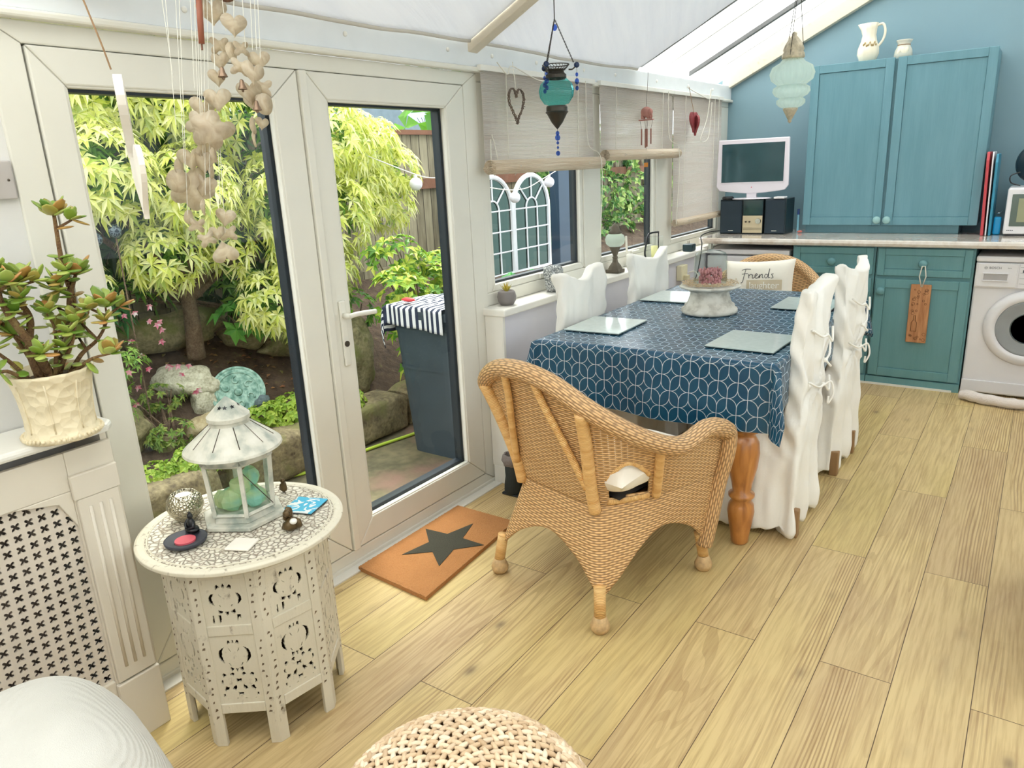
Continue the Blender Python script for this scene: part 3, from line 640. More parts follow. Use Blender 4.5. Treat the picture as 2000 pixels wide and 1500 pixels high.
# ivy over the fence beyond
def ivy(name, lab, lumps, dens=210):
    t = thing(name, lab, 'climber', (lumps[0][0], lumps[0][1], 0.2)); g = G()
    for (x, y, z, a, b, c_) in lumps: clump(g, (x, y, z), (a, b, c_), int(dens * (a * b + b * c_ + a * c_)), 5, .075, .05, droop=.15, face=Vector((1, -.8, .2)))
    g.build('foliage', leafmat('ivy_leaves', [rgb(56, 104, 50), rgb(92, 140, 66), rgb(140, 176, 88), rgb(196, 214, 130)], .3), t)
    g = G()
    for k in range(14):
        y = random.uniform(7.2, 11.5); g.tube([(-4.68, y, .2), (-4.68, y + .2, 1.0), (-4.68, y + random.uniform(-.3, .3), 1.7)], .008, 5)
    g.build('stems', BARK, t)
ivy('ivy', 'ivy covering the fence outside the second window', [(-4.6, 7.4 + .55 * i, .55 + .5 * j + random.uniform(-.1, .1), .14, .34, .3) for i in range(10) for j in range(3) if random.random() < .9])
ivy('trellis_climber', 'green climber beside the dark blue post', [(-4.55, 7.2, 1.3, .12, .2, .4), (-4.5, 7.0, .7, .12, .2, .3), (-4.4, 7.6, .3, .2, .6, .25), (-4.55, 7.3, 1.75, .15, .3, .15)], 330)
# garden pots outside the first window
plant('potted_plant', 'leafy green plant in a garden pot outside the first window', 'plant', [(-3.0, 4.35, .62, .14, .3, .14), (-3.1, 4.0, .5, .1, .16, .12), (-3.0, 4.75, .6, .14, .2, .12)], leafmat('mint_leaves', [rgb(40, 120, 60), rgb(70, 160, 80), rgb(120, 190, 90)], .3), 6, .06, .035, 700)
g = G().box(-3.5, -2.75, 3.75, 4.95, .33, .36)
for a in (-3.45, -2.8):
    for b in (3.8, 4.9): g.tube([(a, b, -.12), (a, b, .33)], .02, 6)
tag(g.build('garden_table', plain('grey_slab', rgb(150, 156, 152), .6)), 'low grey garden table carrying the leafy plant', 'table')
# bin with striped cloth on top
BINM = plain('dark_teal_bin_plastic', rgb(62, 74, 82), .45, var=.1)
t = thing('wheelie_bin', 'dark grey wheelie bin standing on the patio outside the right door', 'bin', (-2.72, 3.22, -.12))
def binfn(u, v):
    a = u * 2 * PI; p = .28; c_, s_ = math.cos(a), math.sin(a); k = .80 + .2 * v
    return (-2.74 + .235 * k * math.copysign(abs(c_) ** p, c_), 3.22 + .25 * k * math.copysign(abs(s_) ** p, s_), -.12 + .84 * v)
g = G().grid(binfn, 40, 10, cu=True); g.build('body', BINM, t)
g = G().grid(lambda u, v: (-2.74 + .25 * (1 + .0 * v) * math.copysign(abs(math.cos(u * 2 * PI)) ** .28, math.cos(u * 2 * PI)), 3.22 + .265 * math.copysign(abs(math.sin(u * 2 * PI)) ** .28, math.sin(u * 2 * PI)), .70 + .045 * v), 40, 2, cu=True).box(-2.98, -2.50, 2.97, 3.47, .735, .755)
g.build('lid', BINM, t, bev=.004)
for q in (.62, .40): G().grid(lambda u, v, q=q: tuple(Vector(binfn(u, (q + .12 + .02 * v) / .84)) + Vector((binfn(u, .5)[0] + 2.74, binfn(u, .5)[1] - 3.22, 0)) * .02), 40, 1, cu=True).build('rib', BINM, t)
STRIPE = Mat('navy_white_striped_cloth'); x, y, z = STRIPE.xyz('UV'); STRIPE.set('Base Color', STRIPE.mix((x * 15).fract().lt(.5), rgb(226, 228, 230), rgb(40, 48, 70))).set('Roughness', .9)
def clothfn(u, v):
    s_ = .60 * u - .17; q = .50 * v - .10 - .05 * u
    x = -2.985 + max(s_, 0); yy = 2.962 + max(q, 0); z = .766 - max(0, -s_) * .95 - max(0, -q) * .9 + .010 * abs(mn.noise(Vector((u * 7, v * 7, 0))))
    if s_ < 0: x -= .018 + .012 * math.sin(v * 14)
    if q < 0: yy -= .012 + .008 * math.sin(u * 15)
    return (x, yy, z)
o = G().grid(clothfn, 30, 30).build('striped_cloth', STRIPE.mat, smooth=True, solid=.004); tag(o, 'navy and white striped cloth draped over the bin lid', 'cloth')
tag(G().ell((-2.86, 3.02, .795), (.05, .02, .012), nz=.2).build('clothes_peg', plain('red_plastic', rgb(214, 60, 66), .5), smooth=True), 'red peg lying on the striped cloth', 'peg')
tag(G().tube(catmull([(-3.78, 1.55, -.108), (-3.5, 1.95, -.108), (-3.2, 2.45, -.108), (-3.15, 2.88, -.108), (-3.08, 3.25, -.108), (-3.0, 3.8, -.108)], 10), .010, 8).build('garden_hose', plain('lime_hose', rgb(180, 205, 70), .5), smooth=True), 'lime green garden hose lying on the patio', 'hose')
# big leaf tree and far houses
plant('fig_tree', 'tree with broad bright green leaves above the fence', 'tree', [(-6.2, 7.3, 2.0, .3, .5, .35), (-6.2, 8.1, 2.1, .3, .6, .5), (-6.2, 7.6, 2.7, .3, .7, .3)], leafmat('broad_green_leaves', [rgb(96, 160, 50), rgb(130, 190, 66), rgb(70, 130, 44)], .45), 4, .3, .16, 30)
fig = [o for o in bpy.data.objects if o.name == 'fig_tree'][0]
G().tube(catmull([(-6.2, 7.7, -.3), (-6.15, 7.75, 1.0), (-6.2, 7.8, 2.2)], 6), .07, 8).build('trunk', BARK, fig, smooth=True)
TILE = plain('grey_roof_slates', rgb(120, 132, 146), .8, var=.12, vs=6)
BRK = plain('brick_wall', rgb(150, 120, 104), .9, var=.15)
def house(yc, lab, X=-16):
    t = thing('house', lab, 'house', (X, yc, 0)); G().box(X - 5, X, yc - 3.5, yc + 3.5, -1, 2.4).build('wall', BRK, t)
    g = G().prism([(yc - 3.9, 2.3), (yc + 3.9, 2.3), (yc, 4.0)], 5.4, 'x', X - 5.2); g.build('roof', TILE, t)
house(15.3, 'grey slate roofed house beyond the fence, left of two'); house(23.5, 'grey slate roofed house beyond the fence, right of two')
g = G().box(-40, -4.7, -20, 60, -0.5, -.3); tag(g.build('lawn', plain('far_grass', rgb(90, 120, 60), .9)), 'ground beyond the fence', kind='structure')
# ---------------------------------------------------------------- dining table, cloth, mats
PINE = Mat('honey_pine'); x, y, z = PINE.xyz(); _n = PINE.noise(7, 4, PINE.comb(x * 4, y * 4, z * .6), dist=.6)
PINE.set('Base Color', PINE.ramp(_n, [(.3, rgb(150, 92, 44)), (.55, rgb(188, 124, 62)), (.75, rgb(204, 142, 76))])).set('Roughness', .3).set('Coat Weight', .3)
TX0, TX1, TY0, TY1, TZ = -1.715, -0.715, 2.60, 4.12, 0.765
t = thing('dining_table', 'honey pine dining table with turned legs under the blue cloth', 'table', (-1.215, 3.36, 0))
G().box(TX0 + .01, TX1 - .01, TY0 + .01, TY1 - .01, .735, .760).build('tabletop', PINE.mat, t, bev=.006)
G().box(TX0 + .09, TX1 - .09, TY0 + .09, TY1 - .09, .65, .734).build('apron', PINE.mat, t)
LEG = [(.026, 0), (.034, .01), (.036, .04), (.045, .09), (.052, .14), (.048, .17), (.036, .19), (.05, .205), (.05, .215), (.034, .225), (.04, .26), (.056, .33), (.062, .39), (.058, .43), (.044, .455), (.036, .465), (.056, .475), (.056, .49), (.038, .50), (.050, .52), (.050, .735)]
for a in (TX0 + .115, TX1 - .115):
    for b in (TY0 + .06, TY1 - .10): G().lathe(LEG, 28, (a, b, 0)).build('leg', PINE.mat, t, smooth=True)
def mk_cloth():
    m = Mat('blue_oilcloth'); x, y, z = m.xyz('UV'); W, H, D, = .0745, .0610, .0265
    R = (W * W / 4 + (H - D) ** 2) / W
    k = (y * -1.0 / H).floor(); yl = (y * -1.0 / H).fract() * -H
    xs = x + k * (W / 2); xf = ((xs + W / 2).mod(W) - W / 2).abs()
    a1 = (((xf - (W / 2 - R)).pow(2.0) + (yl - (D - H)).pow(2.0)).sqrt() - R).abs() + (yl.lt(D - H)) * 1.0
    a2 = (((xf - R).pow(2.0) + (yl + D).pow(2.0)).sqrt() - R).abs() + (yl.gt(-D)) * 1.0
    v1 = xf + yl.lt(-D) * 1.0; v2 = (W / 2 - xf) + yl.gt(D - H) * 1.0
    d = a1.min(a2).min(v1).min(v2); line = (1.0 - (d - .0007) / .0008).clamp()
    n = m.noise(7, 3, m.comb(x, y)); b = m.ramp(n, [(.3, rgb(20, 66, 94)), (.7, rgb(28, 80, 106))])
    m.set('Base Color', m.mix(line * .85, b, rgb(206, 220, 226))).set('Roughness', .27)
    nn = m.noise(5, 3, m.comb(x * 1.0, y * 1.4), dist=1.0); m.bump(nn, .012, .35); return m.mat
CLOTH = mk_cloth()
def clothpt(s, q):
    """s across x in metres from the left hem, q along y from the near hem"""
    DL, DN = .20, .27
    w_, l_ = TX1 - TX0, TY1 - TY0
    a = s - DL; b = q - DN
    ox = -min(a, 0) if a < 0 else max(a - w_, 0); oy = -min(b, 0) if b < 0 else max(b - l_, 0)
    sx_ = -1 if a < 0 else 1; sy_ = -1 if b < 0 else 1
    xx = TX0 + min(max(a, 0), w_); yy = TY0 + min(max(b, 0), l_)
    r = .012
    def roll(o): return (o if o < r else r) * .9
    if ox > 0 and oy > 0:
        # hanging corner: the two drops fold into one cone
        ang = math.atan2(oy, ox); L_ = max(ox, oy); rad = .03 + .36 * min(ox, oy) * (1 - .15 * math.sin(2 * ang))
        xx += sx_ * rad * math.cos(ang) * 1.0; yy += sy_ * rad * math.sin(ang) * 1.0; dz = math.hypot(ox, oy) * .90 + .0
        dz = max(ox, oy) * .97 + .10 * min(ox, oy)
    else:
        xx += sx_ * roll(ox); yy += sy_ * roll(oy); dz = max(ox, oy) - roll(max(ox, oy)) * .6
        wv = .016 * min(1, max(ox, oy) / .2)
        if ox > 0: xx += sx_ * .35 * (wv * (math.sin(q * 9) + .6 * math.sin(q * 21 + 1)) + wv)
        if oy > 0: yy += sy_ * (wv * (math.sin(s * 8 + 1) + .5 * math.sin(s * 19)) + wv)
    z = TZ - dz
    if ox == 0 and oy == 0: z += .0012 * mn.noise(Vector((s * 9, q * 9, 0)))
    return (xx, yy, z)
SW, QL = .20 + 1.0 + .20, .27 + 1.52 + .22
g = G().grid(lambda u, v: clothpt(u * SW, v * QL), 140, 200, lambda u, v: (u * SW, v * QL))
o = g.build('tablecloth', CLOTH, smooth=True); tag(o, 'dark blue oilcloth with white interlocking line pattern on the dining table', 'tablecloth')
MATM = plain('pale_glass_mat', rgb(208, 220, 214), .22, var=.05, vs=60, coat=.4); MATE = plain('dark_mat_edge', rgb(40, 60, 66), .4)
def pmat(x, y, rz, lab):
    t = thing('placemat', lab, 'placemat', (x, y, TZ + .003), rz, group='glass placemats on the blue cloth')
    G().box(-.135, .135, -.155, .155, 0, .003).build('backing', MATE, t, world=False); G().box(-.134, .134, -.154, .154, .003, .007).build('glass_plate', MATM, t, world=False)
pmat(-1.565, 2.935, .04, 'pale glass placemat on the window side, nearest the doors'); pmat(-.885, 2.885, -.03, 'pale glass placemat before the nearest covered chair on the right')
pmat(-1.565, 3.72, .02, 'pale glass placemat behind the cake stand on the window side'); pmat(-.885, 3.74, 0, 'pale glass placemat partly hidden behind the nearest right chair')
# cake stand, cloche and contents
CHALK = Mat('chalky_whitewash'); _n = CHALK.noise(26, 5); CHALK.set('Base Color', CHALK.ramp(_n, [(.3, rgb(172, 168, 156)), (.55, rgb(214, 211, 200)), (.8, rgb(226, 224, 216))])).set('Roughness', .85).bump(_n, .002)
CX, CY = -1.255, 3.40
def wob(a, z): return 1 + (.02 * math.sin(9 * a) if z > .115 else 0)
o = G().lathe([(.001, 0), (.125, 0), (.132, .008), (.130, .022), (.118, .03), (.116, .042), (.106, .047), (.100, .058), (.092, .085), (.090, .10), (.096, .108), (.112, .114), (.136, .122), (.142, .13), (.134, .133), (.10, .128), (.001, .126)], 48, (0, 0, 0), wob).build('cake_stand', CHALK.mat, smooth=True, loc=(CX, CY, TZ + .003)); tag(o, 'whitewashed turned cake stand in the middle of the blue table', 'cake stand')
g = G()
for i in range(220):
    a = random.random() * 6.28; r = random.uniform(.075, .128); p = Vector((CX + r * math.cos(a), CY + r * math.sin(a), TZ + .14 + random.random() * .008)); a2 = a + PI / 2 + random.uniform(-.9, .9); l = random.uniform(.02, .05)
    g.tube([p - Vector((math.cos(a2), math.sin(a2), 0)) * l * .5, p + Vector((0, 0, random.uniform(0, .012))), p + Vector((math.cos(a2), math.sin(a2), 0)) * l * .5], .0012, 4)
tag(g.build('raffia_nest', plain('raffia', rgb(206, 184, 152), .8, var=.15)), 'ring of pale raffia around the glass cloche', 'decoration', kind='stuff')
CLG = glassy('cloche_glass', (.93, .96, .95, 1), .01)
t = thing('glass_cloche', 'clear glass dome with round knob on the cake stand', 'cloche', (CX, CY, TZ + .135))
prof = [(.078, 0), (.077, .10), (.075, .135), (.068, .152), (.05, .160), (.016, .164), (.010, .170)]
G().lathe(prof, 40, (CX, CY, TZ + .135), cap=False).lathe([(a - .003, b - .0015) for a, b in prof][::-1], 40, (CX, CY, TZ + .135), cap=False).build('dome', CLG, t, smooth=True)
G().ell((CX, CY, TZ + .317), (.016, .016, .015), 20, 14).build('knob', CLG, t, smooth=True)
g = G()
for i in range(300):
    a = random.random() * 6.28; r = .052 * math.sqrt(random.random()); z_ = random.random() * .07; g.ell((CX + r * math.cos(a), CY + r * math.sin(a), TZ + .142 + z_), (.005, .005, .008), 5, 4)
tag(g.build('pink_coral', plain('pink_coral', rgb(206, 140, 146), .7, var=.2)), 'pink coral-like cluster inside the glass cloche', 'ornament', kind='stuff')
# ---------------------------------------------------------------- slip-covered chairs
LINEN = Mat('white_cotton_cover'); _n = LINEN.noise(5, 4); _f = LINEN.noise(300, 2); LINEN.set('Base Color', LINEN.ramp(_n, [(.3, rgb(238, 235, 226)), (.7, rgb(246, 244, 238))])).set('Roughness', .9).bump(_n * .8 + _f * .2, .003, .6)
WOODD = plain('brown_wood', rgb(150, 116, 78), .5, var=.15)
def cover_mesh(seed, ties):
    """chair faces -x (seat towards -x); back plane near x=0; width along y 0..W"""
    W = .43; pr = [(-.42, .035), (-.425, .30), (-.43, .46), (-.40, .485), (-.07, .50), (-.055, .75), (-.05, 1.0), (-.03, 1.012), (0, 1.0), (.0, .75), (.0, .48), (-.005, .25), (-.012, .03)]
    g = G(); n = len(pr)
    # dense outline
    D = []
    for i in range(n):
        a, b = Vector((*pr[i], 0)), Vector((*pr[(i + 1) % n], 0)); k = max(1, int((b - a).length / .02))
        for j in range(k): D.append(a.lerp(b, j / k))
    g.prism([(p.x, p.y) for p in D], W, 'y', 0)
    me = bpy.data.meshes.new('tmp'); me.from_pydata(g.v, [], g.f); o = bpy.data.objects.new('tmp', me); COL.objects.link(o)
    m = o.modifiers.new('r', 'REMESH'); m.mode = 'VOXEL'; m.voxel_size = .0125; s = o.modifiers.new('s', 'SMOOTH'); s.iterations = 6
    dg = bpy.context.evaluated_depsgraph_get(); ev = o.evaluated_get(dg); m2 = bpy.data.meshes.new_from_object(ev); bpy.data.objects.remove(o)
    k = len(m2.vertices); co = np.empty(k * 3); no = np.empty(k * 3); m2.vertices.foreach_get('co', co); m2.vertices.foreach_get('normal', no); co = co.reshape(-1, 3); no = no.reshape(-1, 3)
    for i in range(k):
        x, y, z = co[i]; d = 0
        low = max(0, min(1, (.5 - z) / .4)); up = max(0, min(1, (z - .5) / .2))
        per = x * 1.0 + y * 1.0 if abs(no[i][0]) < .5 else y
        d += low * (.013 * math.sin(per * 42 + seed) + .009 * math.sin(per * 79 + seed * 2)) * (.4 + low)
        d += .015 * mn.noise(Vector((x * 9 + seed, y * 9, z * 4))) + .009 * mn.noise(Vector((x * 22, y * 22 + seed, z * 9)))
        dg_ = (y - W / 2) ; rr = math.hypot(dg_, (z - .58) * .8)
        if x > -.05 and .2 < z < .98: d += .008 * math.sin(math.atan2(z - .58, dg_) * 9 + seed) * math.exp(-rr * 4) * (1 + up)
        if abs(no[i][1]) > .6 and z > .35: d += .006 * math.sin((z + x * 1.6) * 46 + seed)
        co[i] += no[i] * d
        if z > .5: # waist at the ties, sag at the top
            co[i][1] = W / 2 + (co[i][1] - W / 2) * (1 - .10 * math.exp(-((z - .62) / .1) ** 2))
            if z > .88: co[i][2] -= .045 * (z - .88) / .12 * (math.sin(PI * min(1, max(0, y / W))) ** 2)
            if z > .8: co[i][0] += .02 * (z - .8) / .2 * math.sin(y / W * 2 * PI + seed)
        if low > 0: co[i][1] = W / 2 + (co[i][1] - W / 2) * (1 + .05 * low); 
    m2.vertices.foreach_set('co', co.ravel()); m2.polygons.foreach_set('use_smooth', [True] * len(m2.polygons)); m2.materials.clear(); m2.materials.append(LINEN.mat); m2.update(); return m2
def covered_chair(x, y, rz, seed, lab, ties=True, lean=0.0):
    t = thing('dining_chair', lab, 'chair', (x, y, 0), rz, group='white slip-covered dining chairs')
    m2 = cover_mesh(seed, ties); m2.name = 'slip_cover'; o = bpy.data.objects.new('slip_cover', m2); COL.objects.link(o); o.parent = t
    for a, b in ((-.38, .05), (-.38, .38), (-.01, .05), (-.01, .38)): G().box(a - .018, a + .018, b - .018, b + .018, 0, .12).build('leg', WOODD, t, world=False, bev=.004)
    if ties:
        for zz, s_ in ((.80, 1), (.70, -1), (.60, 1)):
            g = G().tube(catmull([(.012, .215 - s_ * .17, zz + .05), (.03, .215 - s_ * .08, zz + .01), (.035, .215, zz), (.045, .25, zz - .03), (.035, .29, zz - .01 + .03 * s_)], 6), .0045, 6)
            g.ell((.03, .215, zz), (.009, .011, .009), 8, 6)
            if zz == .60: g.tube(catmull([(.035, .215, zz), (.055, .235, zz + .01), (.065, .24, zz - .04), (.05, .225, zz - .08), (.05, .23, zz - .05)], 6), .004, 6)
            g.build('tie', LINEN.mat, t, world=False, smooth=True)
    return t
covered_chair(-.652, 2.765, 0.02, 1.0, 'white slip-covered chair nearest the camera on the right of the table')
covered_chair(-.655, 3.47, -.02, 4.0, 'white slip-covered chair behind the nearest one on the right side')
covered_chair(-1.80, 3.28, PI + .03, 7.0, 'white slip-covered chair by the window, nearer the garden doors', False)
covered_chair(-1.80, 4.06, PI - .02, 9.0, 'white slip-covered chair by the window, nearer the blue wall', False)

# ---------------------------------------------------------------- wicker armchairs
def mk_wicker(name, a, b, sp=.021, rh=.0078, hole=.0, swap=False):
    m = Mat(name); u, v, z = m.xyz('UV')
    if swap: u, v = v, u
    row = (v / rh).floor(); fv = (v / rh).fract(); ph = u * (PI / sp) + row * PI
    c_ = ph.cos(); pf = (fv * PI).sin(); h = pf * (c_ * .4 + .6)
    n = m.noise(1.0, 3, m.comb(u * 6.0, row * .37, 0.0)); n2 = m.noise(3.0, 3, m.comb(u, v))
    c = m.mix(n * .6 + n2 * .4, a, b); c = m.mix((1.0 - h * 1.9).clamp() * .8, c, rgb(96, 58, 30))  # crevices between strands darkened in colour: weathering dirt plus painted self-shadow
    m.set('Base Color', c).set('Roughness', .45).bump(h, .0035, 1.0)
    if hole:
        q = (pf.lt(.36)) * ((c_.abs()).lt(hole)); m.holes(q)
    return m.mat
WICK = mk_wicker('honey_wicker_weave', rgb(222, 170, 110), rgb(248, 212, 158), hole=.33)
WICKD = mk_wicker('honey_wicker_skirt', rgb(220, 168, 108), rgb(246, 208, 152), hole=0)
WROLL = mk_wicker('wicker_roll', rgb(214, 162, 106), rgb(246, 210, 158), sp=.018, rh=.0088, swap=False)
CANE = Mat('wrapped_cane'); u, v, z = CANE.xyz('UV'); _f = ((u / .0055).fract() * PI).sin(); _n = CANE.noise(1.0, 2, CANE.comb((u / .0055).floor() * .31, v * 8))
CANE.set('Base Color', CANE.ramp(_n, [(.3, rgb(216, 160, 92)), (.7, rgb(246, 206, 140))])).set('Roughness', .35).bump(_f, .0018, .8); CANE = CANE.mat
def interp(K, s):
    # K: list of (s, vec) ; smooth (catmull) interpolation
    for i in range(len(K) - 1):
        if s <= K[i + 1][0]:
            t = (s - K[i][0]) / (K[i + 1][0] - K[i][0]); a = Vector(K[i - 1][1]) if i else 2 * Vector(K[0][1]) - Vector(K[1][1]); b, c = Vector(K[i][1]), Vector(K[i + 1][1]); d = Vector(K[min(i + 2, len(K) - 1)][1])
            if i == 0: a = Vector((-c.x, c.y, c.z))
            return 0.5 * ((2 * b) + (c - a) * t + (2 * a - 5 * b + 4 * c - d) * t * t + (3 * b - a - 3 * c + d) * t ** 3)
    return Vector(K[-1][1])
KW = [(0, (0, -.215, .40)), (.18, (.10, -.215, .40)), (.33, (.175, -.20, .40)), (.45, (.215, -.13, .40)), (.6, (.25, -.03, .40)), (.73, (.275, .07, .40)), (.87, (.29, .2, .40)), (1, (.295, .29, .40))]
KR = [(0, (0, -.355, .862)), (.18, (.128, -.345, .842)), (.33, (.235, -.31, .782)), (.45, (.305, -.245, .72)), (.6, (.34, -.12, .645)), (.73, (.345, .02, .595)), (.87, (.34, .16, .615)), (1, (.33, .265, .585))]
KH = [(0, (0, -.255, .27)), (.18, (.14, -.262, .22)), (.33, (.245, -.268, .13)), (.45, (.262, -.21, .15)), (.6, (.27, -.08, .25)), (.73, (.275, .03, .285)), (.87, (.27, .18, .22)), (1, (.262, .275, .12))]
def wk(s, t):
    a = abs(s); W_, R_, H_ = interp(KW, a), interp(KR, a), interp(KH, a)
    if t < .35: q = t / .35; p = H_.lerp(W_, q); p.x += 0; bulge = -.0
    else:
        q = (t - .35) / .65; M_ = W_ + (R_ - W_) * .5 + Vector((-(R_.x - W_.x) * .12, -(R_.y - W_.y) * .12, 0)); p = W_ * (1 - q) ** 2 + 2 * M_ * q * (1 - q) + R_ * q * q
    if s < 0:
        p.x = -p.x
        if a > .55 and t > .35: p.z -= .06 * min(1, (a - .55) / .2) * (t - .35) / .65; p.y -= .04 * min(1, (a - .55) / .2) * (t - .35) / .65
    return p
def smin(s, t): return tuple(wk(s, t))
# arc length table for UVs
_L = [0.0]
for i in range(200): _L.append(_L[-1] + (wk((i + 1) / 200, .6) - wk(i / 200, .6)).length)
def arc(s): a = abs(s) * 200; i = min(199, int(a)); return math.copysign(_L[i] + (_L[i + 1] - _L[i]) * (a - i), s)
def hole_(s, t):
    a = abs(s); z = wk(s, t).z
    return .395 < a < .60 and .425 < z < .50 + .065 * math.sin(PI * (a - .395) / .205)
def make_wicker(name, lab, loc, rz):
    t = thing(name, lab, 'chair', loc, rz, group='honey wicker armchairs')
    def bw(nm, g, mat, **k): return g.build(nm, mat, t, world=False, **k)
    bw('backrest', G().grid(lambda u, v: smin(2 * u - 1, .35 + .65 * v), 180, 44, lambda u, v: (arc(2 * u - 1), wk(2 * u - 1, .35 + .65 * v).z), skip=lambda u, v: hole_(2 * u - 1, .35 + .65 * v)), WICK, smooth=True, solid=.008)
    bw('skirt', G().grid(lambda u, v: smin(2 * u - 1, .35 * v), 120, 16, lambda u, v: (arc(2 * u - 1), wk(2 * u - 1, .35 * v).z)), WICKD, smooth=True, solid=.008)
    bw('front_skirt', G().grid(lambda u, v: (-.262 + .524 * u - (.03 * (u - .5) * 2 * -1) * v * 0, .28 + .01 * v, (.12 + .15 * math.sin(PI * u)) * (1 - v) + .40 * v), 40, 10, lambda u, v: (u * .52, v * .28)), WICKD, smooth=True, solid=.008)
    rim = [wk(-1, 1) + Vector((0, .03, -.02))] + [wk(-1 + i / 40, 1) for i in range(81)] + [wk(1, 1) + Vector((0, .03, -.02))]
    rd = [.032 if .9 > abs(-1 + (i - 1) / 40) else .034 for i in range(83)]
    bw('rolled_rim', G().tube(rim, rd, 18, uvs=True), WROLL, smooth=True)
    for sg in (-1, 1):
        dl = .06 if sg < 0 else 0
        P = catmull([(sg * .331, .26 - dl * .6, .588 - dl), (sg * .334, .298 - dl * .5, .56 - dl), (sg * .324, .305, .48), (sg * .298, .298, .36), (sg * .28, .285, .22), (sg * .263, .275, .11)], 8)
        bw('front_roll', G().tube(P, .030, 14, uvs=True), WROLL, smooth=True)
        P = catmull([wk(sg * .33, 1) + Vector((0, -.012, -.02)), wk(sg * .33, .75) + Vector((sg * .002, -.016, 0)), wk(sg * .33, .5) + Vector((0, -.016, 0)), wk(sg * .34, .33) + Vector((0, -.014, 0))], 8)
        bw('back_post', G().tube(P, .021, 14, uvs=True), CANE, smooth=True)
        P = catmull([wk(sg * .63, .92) + Vector((sg * .01, 0, 0)), wk(sg * .63, .6) + Vector((sg * .012, 0, 0)), wk(sg * .63, .36) + Vector((sg * .01, 0, 0))], 6)
        bw('side_post', G().tube(P, .016, 12, uvs=True), CANE, smooth=True)
        P = catmull([wk(sg * .10, .97) + Vector((0, -.018, 0)), wk(sg * .13, .86) + Vector((0, -.02, 0)), wk(sg * .22, .66) + Vector((0, -.02, 0)), wk(sg * .31, .47) + Vector((0, -.02, 0))], 8)
        bw('back_arch', G().tube(P, .0125, 12, uvs=True), CANE, smooth=True)
        hp = []
        for i in range(25):
            a = .395 + .205 * i / 24; zt = .50 + .065 * math.sin(PI * i / 24)
            lo, hi = .35, 1.0
            for _ in range(18):
                mid = (lo + hi) / 2
                if wk(sg * a, mid).z < zt: lo = mid
                else: hi = mid
            hp.append(wk(sg * a, lo))
        bw('opening_trim', G().tube(hp, .009, 10, uvs=True), CANE, smooth=True)
        bw('seat_edge_trim', G().tube([wk(sg * (.39 + .21 * i / 10), .37) + Vector((0, 0, .0)) for i in range(11)], .012, 10, uvs=True), CANE, smooth=True)
    for sx_, sy_ in ((-.262, -.28), (.262, -.28), (-.258, .28), (.258, .28)):
        k = .95; top = (sx_ * k, sy_ * k, .16)
        bw('leg', G().tube([(sx_, sy_, .055), top], .020, 14, uvs=True), CANE, smooth=True)
        bw('foot', G().lathe([(.001, 0), (.022, .002), (.031, .014), (.033, .028), (.026, .045), (.021, .06), (.001, .062)], 20, (sx_, sy_, 0)), plain('worn_cane_foot', rgb(196, 164, 118), .7, var=.2, vs=60, bump=.003), smooth=True)
    bw('seat', G().prism([(-.18, -.19), (.18, -.19), (.25, -.03), (.285, .28), (-.285, .28), (-.25, -.03)], .03, 'z', .37), WICKD)
    return t
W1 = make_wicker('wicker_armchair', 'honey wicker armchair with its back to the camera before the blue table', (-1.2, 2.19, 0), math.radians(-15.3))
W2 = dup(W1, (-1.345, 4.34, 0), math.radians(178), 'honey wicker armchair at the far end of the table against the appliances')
PAD = plain('dark_seat_pad', rgb(38, 36, 34), .8); CUSH = Mat('white_cushion_cotton'); _n = CUSH.noise(6, 3); CUSH.set('Base Color', rgb(240, 234, 220)).set('Roughness', .9).bump(_n, .006)
def pillow(c, w_, h, d, M_, mat, nm, lab, cat='cushion', seed=0, label=True):
    def fn(sg):
        def f(u, v):
            a, b = 2 * u - 1, 2 * v - 1; e = (max(0, 1 - a ** 4) ** .5) * (max(0, 1 - b ** 4) ** .5); pin = 1 - .06 * (a * a + b * b - 2 * a * a * b * b) 
            p = Vector((a * w_ / 2 * (1 - .06 * (1 - abs(b)) ** .5 * 0 - .07 * (1 - b * b) * abs(a) ** 3 * 1), b * h / 2 * (1 - .07 * (1 - a * a) * abs(b) ** 3), sg * d / 2 * e * (1 + .12 * mn.noise(Vector((a * 2 + seed, b * 2, sg)))) ))
            return tuple(M_ @ p + Vector(c))
        return f
    g = G().grid(fn(1), 28, 28).grid(fn(-1), 28, 28); g.f = g.f[:784] + [f[::-1] for f in g.f[784:]]; g.uv = {}
    o = g.build(nm, mat, smooth=True); return tag(o, lab, cat)
ch = Matrix.Rotation(math.radians(-15.3), 3, 'Z')
pillow(Vector((-1.2, 2.19, 0)) + ch @ Vector((0.02, .05, .425)), .44, .42, .05, ch, PAD, 'seat_pad', 'dark seat pad on the near wicker armchair', 'seat pad')
pillow(Vector((-1.2, 2.19, 0)) + ch @ Vector((.09, -.02, .497)), .42, .38, .13, ch @ Matrix.Rotation(.10, 3, 'X') @ Matrix.Rotation(-.12, 3, 'Y'), CUSH.mat, 'cushion', 'white cushion lying on the near wicker armchair seat', seed=3)
